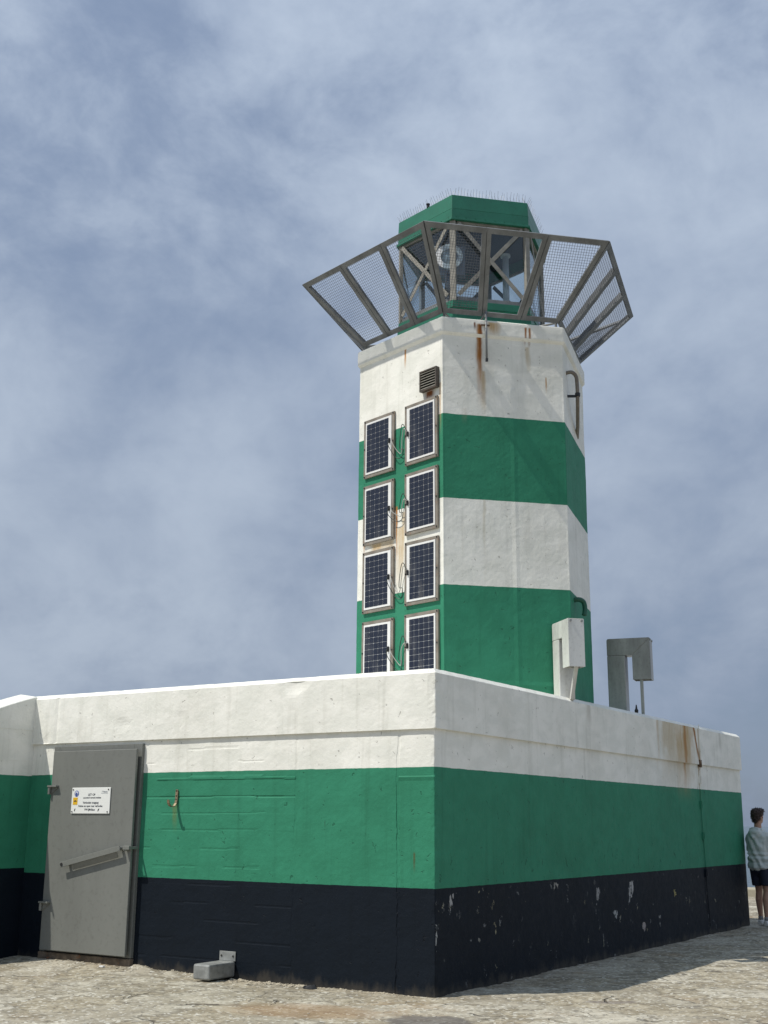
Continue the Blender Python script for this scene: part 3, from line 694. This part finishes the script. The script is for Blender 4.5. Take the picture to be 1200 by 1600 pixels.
mb = MB(); a = onf(FR, .34, .135, 7.33); mb.tube([a, a+Vector((0, 0, .05))], .036, 10); mb.bar(onf(FR, .30, -.01, 7.335), onf(FR, .335, .12, 7.335), .03, .03, (0, 0, 1)); b_ = mb.build('pipe_clamp', m_blackp); b_.parent = dp
mb = MB(); mb.tube(smoothpath([onf(FR, .28, -.01, 4.47), onf(FR, .29, .07, 4.475), onf(FR, .33, .12, 4.44), onf(FR, .345, .13, 4.35), onf(FR, .33, .12, 4.27)]), .032, 10)
tpart(mb.build('overflow_pipe', m_dkgreen, smooth=True))['label'] = 'short bent pipe painted green'
mb = MB(); mb.tube([onf(FF, .598, .062, 8.34), onf(FF, .600, .062, 7.64)], .015, 8); mb.tube([onf(FF, .60, .062, 8.32), onf(FF, .56, -.08, 8.26)], .015, 8)
sp2 = tpart(mb.build('spout_pipe', m_galv, smooth=True))
mb = MB(); fbox(mb, FF, .53, .65, .046, .060, 8.132, 8.150); b_ = recalc(mb.build('pipe_clamp', m_rustm)); b_.parent = sp2
mb = MB(); mb.tube([onf(FF, .6005, .062, 7.655), onf(FF, .6005, .062, 7.615)], .019, 8); b_ = mb.build('pipe_end', m_blackp); b_.parent = sp2

# ------------------------------------------------------------------ solar panels
PW, PH = .632, .850
def solar_proto(side):
    """local frame: x along the face, y up, z outwards; side = +1 when the cable leaves on the right"""
    root = empty('solar_panel')
    mb = MB(); w = .042
    for bx in ((0, w, 0, PH), (PW-w, PW, 0, PH), (w, PW-w, 0, w), (w, PW-w, PH-w, PH)): mb.box((bx[0], bx[2], .0), (bx[1], bx[3], .028))
    mb.box((w, w, .004), (PW-w, PH-w, .018))
    mb.build('frame', m_taupe, root)
    mb = MB(); mb.box((w+.004, w+.004, .0185), (PW-w-.004, PH-w-.004, .036)); mb.build('backing_sheet', m_wht, root, bevel=.003)
    x0, x1 = (w+.027, PW-w-.060) if side > 0 else (w+.060, PW-w-.027); y0, y1 = w+.030, PH-w-.030
    mb = MB(); cw, ch = (x1-x0)/5, (y1-y0)/9; g = .0020
    for i in range(5):
        for j in range(9):
            a, b_, c_, d_ = x0+i*cw+g, x0+(i+1)*cw-g, y0+j*ch+g, y0+(j+1)*ch-g; e = .0035
            poly = [Vector(p) for p in ((a+e, c_, .0366), (b_-e, c_, .0366), (b_, c_+e, .0366), (b_, d_-e, .0366), (b_-e, d_, .0366), (a+e, d_, .0366), (a, d_-e, .0366), (a, c_+e, .0366))]
            mb.prism(poly, (0, 0, .0016))
    tag(mb.build('solar_cells', m_cell, root), None, kind='stuff')
    mbolt = MB(); mbolt.tube([(0, 0, .0275), (0, 0, .036)], .011, 8); me = None
    for (x, y) in ((.02, .02), (PW-.02, .02), (.02, PH-.02), (PW-.02, PH-.02), (.02, PH*.5), (PW-.02, PH*.5)):
        if me is None: o = mbolt.build('bolt', m_lead, root); me = o.data
        else: o = bpy.data.objects.new('bolt', me); COL.objects.link(o); o.parent = root
        o.location = (x, y, 0)
    xc = PW-w-.034 if side > 0 else w+.034
    mb = MB(); mb.box((xc-.014, .40, .0365), (xc+.014, .47, .056)); mb.build('connector', m_blackp, root, bevel=.004)
    return root
def copy_thing(src):
    c_ = src.copy(); COL.objects.link(c_)
    for ch in src.children:
        d_ = ch.copy(); COL.objects.link(d_); d_.parent = c_
    return c_
protoL, protoR = solar_proto(1), solar_proto(-1)
rows_z = [6.268, 5.300, 4.352, 3.385]
rowname = ['top', 'second', 'third', 'bottom']
for i, z in enumerate(rows_z):
    for cidx, (pr, u) in enumerate(((protoL, .142), (protoR, .998))):
        o = pr if i == 0 else copy_thing(pr)
        o.matrix_world = frame(onf(FL, u, .004, z), FL[1], (0, 0, 1), FL[2]) @ Matrix.Rotation(R_(random.uniform(-.35, .35)), 4, 'Z')
        w_ = 'outer, left hand' if cidx == 0 else 'inner, right hand'
        tag(o, '%s solar panel of the %s column on the tower' % ({'top': 'topmost', 'second': 'second from top', 'third': 'third from top', 'bottom': 'lowest'}[rowname[i]], 'left hand' if cidx == 0 else 'right hand'), 'solar panel', 'solar panels on the sunlit tower face')
m_cw = plain('white_cable', (.42, .42, .39), .5); m_cb = plain('dark_cable', (.02, .03, .025), .5)
for i, z in enumerate(rows_z):
    xa, xb = .142+PW-.076, .998+.076; rr = random.Random(20+i)
    zc = z+.43; j = lambda s: rr.uniform(-s, s)
    root = empty('cable', onf(FL, .88, .02, zc)); inv = root.matrix_world.copy(); inv = Matrix.Translation(-Vector(root.location))
    sag = .16+j(.05)
    mb = MB(); mb.tube(smoothpath([onf(FL, xa+.05, .06, zc+.02), onf(FL, xa+.09, .075, zc-.06), onf(FL, .86+j(.03), .04, zc-sag), onf(FL, .93+j(.02), .04, zc-sag-.02), onf(FL, .97, .06, zc-.05), onf(FL, xb-.06, .07, zc+.06+j(.04)), onf(FL, xb-.01, .072, zc+.05)]), .0055, 6)
    o = mb.build('white_lead', m_cw, root); o.matrix_parent_inverse = inv
    mb = MB(); mb.tube(smoothpath([onf(FL, xa, .072, zc-.0), onf(FL, xa+.03, .085, zc-.10), onf(FL, .85+j(.03), .05, zc-sag-.07), onf(FL, .93, .03, zc-sag-.09+j(.03)), onf(FL, .955+j(.02), .035, zc-sag+.02), onf(FL, .90, .04, zc-sag+.05), onf(FL, .95, .055, zc+.10+j(.05)), onf(FL, xb-.05, .08, zc+.14), onf(FL, xb, .072, zc+.04)]), .0050, 6)
    o = mb.build('dark_lead', m_cb, root); o.matrix_parent_inverse = inv
    tag(root, 'looping cable joining the %s pair of solar panels' % {'top': 'topmost', 'second': 'second from top', 'third': 'third from top', 'bottom': 'lowest'}[rowname[i]], 'cable', 'cables between the solar panels')

# ------------------------------------------------------------------ things inside the lantern
def rel(root, o): o.parent = root; o.matrix_parent_inverse = Matrix.Translation(-Vector(root.location)); return o
lc = Vector((-1.66, 3.30, 0)); toc = Vector((6.067, -10.457, 0))-lc; toc.normalize(); sd2 = Vector((-toc.y, toc.x, 0))
lamp = empty('signal_lamp', (lc.x, lc.y, 8.735)); tag(lamp, 'round signal lamp with white ring inside the lantern, behind the glass corner', 'lamp')
m_lens = plain('lens_glass', (.45, .50, .52), .12); m_ring = plain('white_ring', (.90, .90, .88), .35)
LZ = 9.50
def ringmesh(c_, ax, ro, ri, th, n=28):
    mbx = MB(); x = Vector((0, 0, 1)); y = ax.cross(x)
    P = []
    for i in range(n):
        t = 2*math.pi*i/n; e = x*math.cos(t)+y*math.sin(t); P.append([c_+e*ri, c_+e*ro, c_+e*ro+ax*th, c_+e*ri+ax*th])
    for q in P: mbx.v += [tuple(v) for v in q]
    for i in range(n):
        a, b_ = i*4, ((i+1) % n)*4
        for s_ in range(4): mbx.f.append((a+s_, a+(s_+1) % 4, b_+(s_+1) % 4, b_+s_)); mbx.mi.append(0)
    return mbx
cc = lc+Vector((0, 0, LZ))
rel(lamp, recalc(ringmesh(cc+toc*.12, toc, .195, .125, .03).build('white_ring', m_ring)))
mb = MB(); mb.tube([cc+toc*.02, cc+toc*.09, cc+toc*.13, cc+toc*.145], [.12, .12, .085, .01], 24); rel(lamp, mb.build('lens', m_lens, smooth=True))
mb = MB()
mb.hexa([cc+sd2*(-.23)-toc*.12+Vector((0, 0, -.24)), cc+sd2*.23-toc*.12+Vector((0, 0, -.24)), cc+sd2*.23+toc*.02+Vector((0, 0, -.24)), cc+sd2*(-.23)+toc*.02+Vector((0, 0, -.24)),
         cc+sd2*(-.23)-toc*.12+Vector((0, 0, .24)), cc+sd2*.23-toc*.12+Vector((0, 0, .24)), cc+sd2*.23+toc*.02+Vector((0, 0, .24)), cc+sd2*(-.23)+toc*.02+Vector((0, 0, .24))])
rel(lamp, recalc(mb.build('housing', plain('lamp_housing', (.20, .22, .25), .4), bevel=.02)))
mb = MB(); mb.tube([Vector((lc.x, lc.y, 8.736)), Vector((lc.x, lc.y, LZ-.235))], .07, 14); rel(lamp, mb.build('pedestal', m_dark, smooth=False))
pl = Vector((-1.21, 4.22, 8.736)); pole = empty('white_post', pl); tag(pole, 'plain white round post inside the lantern, right of the signal lamp', 'post')
mb = MB(); mb.tube([pl, pl+Vector((0, 0, 1.10))], .048, 16); rel(pole, mb.build('shaft', m_wht, smooth=True))
mb = MB(); mb.tube([pl+Vector((0, 0, 1.10)), pl+Vector((0, 0, 1.13))], .075, 16); rel(pole, mb.build('flange', m_wht))

# ------------------------------------------------------------------ ventilation ducts on the roof
def duct(loc, ang, hgt, label, cw=.27, dw=.24, reach=.57, hood=.58, topt=.24, hw=.27, prop=0, lean=(0, 0), m_steel=m_steel):
    root = empty('ventilation_duct', mat=Matrix.Translation(loc) @ Matrix.Rotation(ang, 4, 'Z'))
    h = hgt; y0, y1 = -dw/2, dw/2
    # swan-neck outline in the local xz plane, extruded along y
    mb = MB(); mb.box((0, y0, 0), (cw, y1, h-topt)); mb.build('riser', m_steel, root, bevel=.012)
    mb = MB(); mb.prism([Vector((0, y0, h-topt+.001)), Vector((cw, y0, h-topt+.001)), Vector((reach-hw, y0, h-topt+.001)), Vector((reach-.001, y0, h-.004)), Vector((reach-.02, y0, h)), Vector((.02, y0, h)), Vector((0, y0, h-.02))], (0, dw, 0))
    recalc(mb.build('elbow', m_steel, root, bevel=.006))
    mb = MB(); e = .003
    # open hood: four sheet walls
    poly_o = [Vector((reach-hw, y0, h-hood)), Vector((reach, y0, h-hood)), Vector((reach, y0, h-.006)), Vector((reach-hw, y0, h-topt-.002))]
    mb.prism(poly_o, (0, .006, 0)); mb.prism([p+Vector((0, dw-.006, 0)) for p in poly_o], (0, .006, 0))
    mb.box((reach-.006, y0+.006, h-hood), (reach, y1-.006, h-.012)); mb.box((reach-hw, y0+.006, h-hood), (reach-hw+.006, y1-.006, h-topt))
    recalc(mb.build('hood', m_steel, root))
    mb = MB(); py = y0+.016 if prop == 0 else y1-.075
    xa, xb = reach-hw*.55-.022, reach-hw*.55+.022; lx, ly = lean
    mb.hexa([(xa+lx, py+ly, 0), (xb+lx, py+ly, 0), (xb+lx, py+.046+ly, 0), (xa+lx, py+.046+ly, 0), (xa, py, h-hood+.12), (xb, py, h-hood+.12), (xb, py+.046, h-hood+.12), (xa, py+.046, h-hood+.12)]); mb.build('prop', m_steel, root, bevel=.004)
    for yy in (y0+.03, y1-.03):
        mb = MB(); mb.tube([(reach-.001, yy, h-.03), (reach+.012, yy, h-.03)], .016, 8); mb.build('rivet', m_zinc, root)
    tag(root, label, 'duct', 'ventilation ducts on the base roof'); return root
duct((-.195, 3.51, 3.11), R_(-43), .975, 'dull steel swan-neck duct standing in front of the tower, nearer the corner', cw=.20, dw=.21, reach=.53, hood=.60, topt=.22, hw=.21, prop=1, lean=(-.20, -.01), m_steel=metal_mat('pale_steel_sheet', (.60, .60, .57), .45, .2, .22, 3.2, streak=True))
duct((-.67, 6.31, 3.10), R_(12), 1.185, 'dull steel swan-neck duct standing clear of the tower against the sky', cw=.265, dw=.25, reach=.635, hood=.615, topt=.255, hw=.265)
mb = MB(); mb.tube([(-.14, 5.97, 3.12), (-.14, 5.97, 3.19), (-.14, 5.97, 3.215), (-.14, 5.97, 3.27)], [.022, .030, .016, .008], 8); o = mb.build('roof_fitting', m_lead); tag(o, 'tiny dark fitting on the parapet between the free-standing duct and its prop', 'fitting')

# ------------------------------------------------------------------ warning sign
SX0, SX1, SZ0, SZ1, SY = -5.005, -4.365, 1.683, 1.985, -.097
sign = empty('warning_sign', (SX0, SY, SZ0)); tag(sign, 'white Dutch warning sign with blue and yellow pictograms screwed to the grey door', 'sign')
mb = MB(); mb.box((SX0, SY, SZ0), (SX1, SY+.008, SZ1)); rel(sign, mb.build('plate', plain('sign_white', (.82, .83, .80), .35), bevel=.004))
m_txt = plain('sign_text', (.035, .04, .06), .5); m_blue = plain('sign_blue', (.02, .07, .35), .4); m_yel = plain('sign_yellow', (.75, .45, .02), .4); m_ltxt = plain('logo_text', (.14, .17, .22), .5)
def text(body, x, z, size, m_, xs=1.0, align='CENTER'):
    cu = bpy.data.curves.new('lettering', 'FONT'); cu.body = body; cu.size = size; cu.align_x = align; cu.align_y = 'CENTER'; cu.resolution_u = 2; cu.offset = .0006
    o = bpy.data.objects.new('lettering', cu); COL.objects.link(o); bpy.context.view_layer.update()
    me = bpy.data.meshes.new_from_object(o.evaluated_get(bpy.context.evaluated_depsgraph_get())); bpy.data.objects.remove(o); bpy.data.curves.remove(cu)
    me.materials.clear(); me.materials.append(m_)
    o = bpy.data.objects.new('lettering', me); COL.objects.link(o); o.parent = sign
    o.matrix_local = Matrix.Translation((x, -.0015, z)) @ Matrix.Rotation(math.pi/2, 4, 'X') @ Matrix.Diagonal((xs, 1, 1, 1)); return o
text('LET OP', .335, .218, .037, m_txt)
text('automatisch startende installatie', .345, .184, .024, m_txt, .95)
text('Verboden toegang', .325, .127, .036, m_txt, .98)
text('Roken en open vuur verboden', .325, .088, .033, m_txt, .98)
text('VW-IJM-Base', .315, .046, .034, m_txt, .95)
text('T Telecom', .545, .252, .024, m_ltxt, .9)
mb = MB(); mb.box((SX0+.490, SY-.0015, SZ0+.2335), (SX0+.60, SY-.0002, SZ0+.2355)); rel(sign, mb.build('logo_underline', m_ltxt))
mb = MB(); cx, cz = SX0+.082, SZ0+.232; mb.tube([(cx, SY-.0002, cz), (cx, SY-.0016, cz)], .036, 24); rel(sign, mb.build('blue_pictogram', m_blue))
mb = MB(); mb.tube([(cx, SY-.0017, cz+.004), (cx, SY-.0024, cz+.004)], .024, 18); mb.box((cx-.020, SY-.0024, cz-.020), (cx-.011, SY-.0017, cz)); mb.box((cx+.011, SY-.0024, cz-.020), (cx+.020, SY-.0017, cz)); rel(sign, mb.build('headset_mark', m_wht))
mb = MB(); mb.tube([(cx, SY-.0025, cz+.002), (cx, SY-.0031, cz+.002)], .013, 14); mb.box((cx-.008, SY-.0031, cz-.024), (cx+.008, SY-.0025, cz-.008)); rel(sign, mb.build('head_mark', m_blue))
cx, cz = SX0+.066, SZ0+.145; mb = MB(); mb.box((cx-.038, SY-.0016, cz-.042), (cx+.038, SY-.0002, cz+.042)); rel(sign, mb.build('yellow_pictogram', m_yel))
mb = MB(); mb.box((cx-.024, SY-.0024, cz-.007), (cx+.024, SY-.0017, cz+.004)); mb.box((cx-.010, SY-.0024, cz+.0042), (cx+.010, SY-.0017, cz+.012)); rel(sign, mb.build('pictogram_mark', m_rustm))
for (x, z) in ((.022, .278), (.608, .278), (.022, .022), (.608, .022)):
    mb = MB(); mb.tube([(SX0+x, SY-.0002, SZ0+z), (SX0+x, SY-.006, SZ0+z)], .008, 8); rel(sign, mb.build('screw', m_lead))
for x, sl in ((.062, .008), (.455, .012)):
    mb = MB(); p = [Vector((SX0+x-.008, SY-.0016, SZ0+.028)), Vector((SX0+x+.004, SY-.0016, SZ0+.028)), Vector((SX0+x+.008+sl, SY-.0016, SZ0+.058)), Vector((SX0+x+.001, SY-.0016, SZ0+.056))]; mb.prism(p, (0, .0012, 0)); rel(sign, recalc(mb.build('scuff_mark', m_lead)))

# ------------------------------------------------------------------ wall hook, steel box bracket
hk = empty('wall_hook', (-3.43, REC, 1.80)); tag(hk, 'rusty flat steel hook on the green wall right of the door', 'hook')
pr = [(REC-.010, 1.955), (REC-.014, 1.84), (REC-.022, 1.800), (REC-.045, 1.772), (REC-.080, 1.762), (REC-.118, 1.772), (REC-.142, 1.800), (REC-.150, 1.838)]
mb = MB(); w = .017
for i in range(len(pr)-1):
    (ya, za), (yb, zb) = pr[i], pr[i+1]; mb.bar((-3.43, ya, za), (-3.43, yb, zb), .034, .008, Vector((0, -(zb-za), (yb-ya))) )
rel(hk, mb.build('strap', metal_mat('hook_steel', (.30, .24, .15), .4, .5, .35, 30, rust=.7)))
for z in (1.94, 1.885, 1.845):
    mb = MB(); mb.tube([(-3.43, REC-.014, z), (-3.43, REC-.021, z)], .008, 8); rel(hk, mb.build('bolt', m_lead))
br = empty('steel_box_bracket', (-2.58, -.17, 0)); tag(br, 'zinc grey steel box bracket at the foot of the black wall', 'bracket')
mb = MB(); mb.box((-2.705, -.40, .012), (-2.485, REC-.006, .165)); bxm = rel(br, mb.build('box', m_zinc, bevel=.018))
mb = MB(); mb.box((-2.705, REC-.012, .1655), (-2.485, REC-.002, .262)); rel(br, mb.build('plate', m_zinc, bevel=.002))
for x in (-2.675, -2.515):
    mb = MB(); mb.tube([(x, REC-.0125, .215), (x, REC-.018, .215)], .011, 8); rel(br, mb.build('bolt', m_lead))

# ------------------------------------------------------------------ loose stones and scraps at the foot of the wall
def pebble(mbx, c_, r, seed):
    rr = random.Random(seed); ph = (1+5**.5)/2
    vs = [(-1, ph, 0), (1, ph, 0), (-1, -ph, 0), (1, -ph, 0), (0, -1, ph), (0, 1, ph), (0, -1, -ph), (0, 1, -ph), (ph, 0, -1), (ph, 0, 1), (-ph, 0, -1), (-ph, 0, 1)]
    fs = [(0, 11, 5), (0, 5, 1), (0, 1, 7), (0, 7, 10), (0, 10, 11), (1, 5, 9), (5, 11, 4), (11, 10, 2), (10, 7, 6), (7, 1, 8), (3, 9, 4), (3, 4, 2), (3, 2, 6), (3, 6, 8), (3, 8, 9), (4, 9, 5), (2, 4, 11), (6, 2, 10), (8, 6, 7), (9, 8, 1)]
    sx, sy, sz = r*rr.uniform(.7, 1.5), r*rr.uniform(.7, 1.4), r*rr.uniform(.35, .7); a = rr.uniform(0, 6.3)
    o = []
    for v in vs:
        k_ = rr.uniform(.38, .62); x, y, z = v[0]*sx*k_, v[1]*sy*k_, v[2]*sz*k_
        o.append((c_[0]+x*math.cos(a)-y*math.sin(a), c_[1]+x*math.sin(a)+y*math.cos(a), c_[2]+z))
    mbx.add(o, fs)
rg = random.Random(5); mb = MB()
def sc(n, xr, yfun, rr_):
    for i in range(n):
        x = rg.uniform(*xr); y = yfun(x); r = rg.uniform(*rr_)*rg.choice((.6, .8, 1, 1.3)); pebble(mb, (x, y, ground_h(x, y)+r*.15), r, rg.random())
sc(170, (-2.45, -1.5), lambda x: REC-.02-abs(rg.gauss(0, .10)), (.008, .024))
sc(150, (-3.9, -.1), lambda x: REC-.015-abs(rg.gauss(0, .035)), (.006, .016))
sc(120, (-1.5, -.2), lambda x: REC-.015-abs(rg.gauss(0, .04)), (.006, .015))
sc(120, (-5.4, -3.6), lambda x: -.03-abs(rg.gauss(0, .15)), (.006, .014))
sc(90, (-6, 3), lambda x: rg.uniform(-3.0, -.15) if x < 0 else rg.uniform(-2, 1.2), (.005, .013))
gv = mb.build('gravel', plain('gravel_stone', (.40, .355, .27), .9)); tag(gv, 'loose beige stone chips along the wall foot', kind='stuff')
mb = MB(); pts = [(-.085, -.02), (-.03, -.045), (.05, -.04), (.09, -.01), (.07, .03), (-.01, .045), (-.07, .025)]
c_ = Vector((-1.42, -.09, ground_h(-1.42, -.09)))
mb.add([(c_.x+x*1.0, c_.y+y, c_.z+.002) for x, y in pts]+[(c_.x+x*.75, c_.y+y*.7, c_.z+.035+.012*math.sin(9*x)) for x, y in pts], [tuple(range(6, -1, -1)), tuple(range(7, 14))]+[(i, (i+1) % 7, 7+(i+1) % 7, 7+i) for i in range(7)])
o = mb.build('dark_scrap', m_blackp); tag(o, 'small dark lump lying at the foot of the black wall', 'scrap')
mb = MB(); c_ = Vector((-4.22, -.20, ground_h(-4.22, -.20))); mb.box((c_.x-.03, c_.y-.02, c_.z), (c_.x+.03, c_.y+.02, c_.z+.018)); o = mb.build('white_scrap', m_wht, bevel=.004); tag(o, 'tiny white scrap lying in front of the door sill', 'scrap')

# ------------------------------------------------------------------ person at the far corner
def blob(mbx, pts, n=14):
    """chain of (point, radius) or (point, (rx, ry)) as a capped tube; used as raw volume for a voxel remesh"""
    P = [Vector(p[0]) for p in pts]; mbx.tube(P, [p[1] for p in pts], n)
def ball(mbx, c_, r3, n=14, m_=9):
    c_ = Vector(c_); vs = []; b0 = len(mbx.v)
    for j in range(1, m_):
        t = math.pi*j/m_
        for i in range(n):
            a = 2*math.pi*i/n; vs.append((c_.x+r3[0]*math.sin(t)*math.cos(a), c_.y+r3[1]*math.sin(t)*math.sin(a), c_.z+r3[2]*math.cos(t)))
    vs += [(c_.x, c_.y, c_.z+r3[2]), (c_.x, c_.y, c_.z-r3[2])]; T, B_ = len(vs)-2, len(vs)-1; fs = []
    for j in range(m_-2):
        for i in range(n): fs.append((j*n+i, (j+1)*n+i, (j+1)*n+(i+1) % n, j*n+(i+1) % n))
    for i in range(n): fs += [(T, i, (i+1) % n), (B_, (m_-2)*n+(i+1) % n, (m_-2)*n+i)]
    mbx.add(vs, fs)
def fuse(mbx, name, m_, root, vox=.011, sm=6):
    o = mbx.build(name, m_); r = o.modifiers.new('r', 'REMESH'); r.mode = 'VOXEL'; r.voxel_size = vox; r.use_smooth_shade = True
    s = o.modifiers.new('s', 'SMOOTH'); s.factor = .5; s.iterations = sm
    bpy.context.view_layer.update(); bake(o); o.parent = root; return o
m_skin = plain('skin', (.40, .225, .155), .55); m_hair = plain('brown_hair', (.030, .016, .012), .6); m_jack = plain('pale_grey_jacket', (.56, .60, .585), .75)
m_short = plain('navy_shorts', (.012, .015, .034), .8); m_shoe = plain('white_trainers', (.70, .70, .68), .6); m_sock = plain('grey_sock', (.25, .25, .25), .8)
PS = 1.875/1.80
pdir = (r0*.80+f0*.60)
pm = Matrix.Translation((.235, 10.40, 0)) @ Matrix.Rotation(math.atan2(pdir.y, pdir.x), 4, 'Z') @ Matrix.Diagonal((PS, PS, PS, 1))
person = empty('person', mat=pm); tag(person, 'person seen from behind in pale hooded jacket, navy shorts and white trainers', 'person')
# local frame: +x faces forward, +y is the person's left, height 1.80
mb = MB()
ball(mb, (.02, 0, 1.685), (.092, .076, .112)); ball(mb, (.055, 0, 1.625), (.055, .052, .06)); blob(mb, [((-.012, 0, 1.44), .062), ((.0, 0, 1.60), .056)])
ball(mb, (.112, 0, 1.655), (.022, .012, .018)); ball(mb, (.0, .076, 1.665), (.018, .010, .030)); ball(mb, (.0, -.076, 1.665), (.018, .010, .030)); ball(mb, (.10, 0, 1.612), (.016, .022, .008))
ball(mb, (.0, 0, 1.22), (.10, .16, .26)); ball(mb, (0, 0, .98), (.105, .155, .14)); ball(mb, (0, 0, 1.38), (.08, .17, .08))
for s_ in (-1, 1):
    fx = .05*s_   # slight stride
    blob(mb, [((0, .088*s_, .95), .088), ((.01+fx*.5, .092*s_, .72), .074), ((.012+fx*.6, .092*s_, .52), .054), ((-.012+fx*.7, .092*s_, .40), .057), ((-.012+fx*.8, .092*s_, .30), .049), ((-.01+fx, .092*s_, .12), .033), ((-.01+fx, .092*s_, .05), .036)])
    blob(mb, [((-.03+fx, .092*s_, .045), .036), ((.13+fx, .10*s_, .03), .026)])
    # arms: upper arm forward and down, forearm forward, holding something at the chest
    blob(mb, [((0, .175*s_, 1.40), .050), ((.09, .235*s_, 1.16), .041)]); blob(mb, [((.09, .235*s_, 1.16), .040), ((.29, .12*s_, 1.21), .028)])
    ball(mb, (.325, .10*s_, 1.225), (.042, .016, .030))
    for f_ in range(4): blob(mb, [((.345, .10*s_, 1.245-.017*f_), .0085), ((.385, .088*s_, 1.250-.018*f_), .008), ((.395, .062*s_, 1.248-.018*f_), .007)], 8)
    blob(mb, [((.32, .09*s_, 1.25), .010), ((.345, .068*s_, 1.275), .008)], 8)
body = fuse(mb, 'body', m_skin, person, .009, 4)
mb = MB()     # jacket: boxy, hanging to the hip, hood folded on the back
ball(mb, (-.008, 0, 1.25), (.145, .215, .27)); ball(mb, (-.01, 0, 1.05), (.165, .216, .15)); ball(mb, (-.005, 0, 1.40), (.105, .212, .080)); blob(mb, [((0, -.10, .90), .085), ((0, .10, .90), .085)]); ball(mb, (0, 0, .93), (.166, .216, .11))
for s_ in (-1, 1): blob(mb, [((0, .165*s_, 1.395), .068), ((.05, .215*s_, 1.27), .066), ((.09, .240*s_, 1.15), .062)]); blob(mb, [((.085, .240*s_, 1.15), .062), ((.26, .135*s_, 1.20), .046)])
ball(mb, (-.085, 0, 1.435), (.085, .125, .062)); ball(mb, (-.115, 0, 1.385), (.055, .10, .075)); blob(mb, [((-.07, -.09, 1.475), .033), ((.03, -.085, 1.455), .030)]); blob(mb, [((-.07, .09, 1.475), .033), ((.03, .085, 1.455), .030)]); blob(mb, [((-.085, -.085, 1.478), .034), ((-.095, 0, 1.488), .036), ((-.085, .085, 1.478), .034)])
jacket = fuse(mb, 'jacket', m_jack, person, .011, 2)
for v in jacket.data.vertices:     # folds, waist cord pinch
    p = v.co; rr_ = math.hypot(p.x, p.y)
    if rr_ > 1e-4 and p.z < 1.42:
        k_ = .010*math.sin(26*p.z+7*math.atan2(p.y, p.x)+3*N3(p, 5, 1))+.010*N3(p, 11, 4)+.006*N3(p, 24, 2)
        k_ -= .030*math.exp(-((p.z-1.075-.03*p.y)/.018)**2)
        if p.z < .90: k_ += .012
        v.co.x += p.x/rr_*k_; v.co.y += p.y/rr_*k_
mb = MB(); blob(mb, [((0, -.06, .86), .115), ((0, .06, .86), .115)])
for s_ in (-1, 1): blob(mb, [((0, .085*s_, .90), .112), ((.012+.02*s_, .098*s_, .74), .104), ((.016+.028*s_, .100*s_, .615), .098)], 18)
fuse(mb, 'shorts', m_short, person, .012, 3)
mb = MB(); ball(mb, (-.012, 0, 1.735), (.108, .090, .085)); ball(mb, (-.045, 0, 1.685), (.068, .078, .085)); ball(mb, (.07, 0, 1.775), (.06, .072, .04)); ball(mb, (-.065, 0, 1.625), (.030, .055, .045))
hair = fuse(mb, 'hair', m_hair, person, .009, 2)
for v in hair.data.vertices:
    d_ = .014*N3(v.co, 38, 3)+.010*N3(v.co, 16, 6); v.co += v.normal*d_ if hasattr(v, 'normal') else Vector()
mb = MB(); rh = random.Random(3)
for v in list(hair.data.vertices)[::7]:
    nrm_ = Vector(v.normal); d_ = (nrm_+Vector((rh.uniform(-.2, .8), rh.uniform(-.5, .5), rh.uniform(-.7, .3)))).normalized()
    mb.tube([v.co, v.co+d_*.012, v.co+(d_+Vector((.2, 0, -.3)))*.02], [.0035, .0028, .0006], 4, cap=False)
tf = mb.build('hair_tufts', m_hair, hair); tag(tf, None, kind='stuff')
for s_ in (-1, 1):
    fx = .05*s_; mb = MB(); blob(mb, [((-.055+fx, .092*s_, .045), .042), ((.02+fx, .094*s_, .052), .050), ((.10+fx, .098*s_, .042), .044), ((.165+fx, .10*s_, .034), .032)]); blob(mb, [((-.012+fx, .092*s_, .05), .046), ((-.015+fx, .092*s_, .095), .045)])
    sh = fuse(mb, 'shoe', m_shoe, person, .009, 2)
    for v in sh.data.vertices: v.co.z = max(v.co.z, .004)
    mb = MB(); mb.bar((.0+fx, .092*s_-.0525*1, .055), (.07+fx, .094*s_-.0525*1, .070), .014, .012, (0, -1, 0)); mb.build('shoe_stripe', m_short, sh)
    mb = MB(); mb.tube([(-.013+fx, .092*s_, .09), (-.012+fx, .092*s_, .145)], .0405, 14); mb.build('sock', m_sock, person, smooth=True)

bpy.context.view_layer.update()
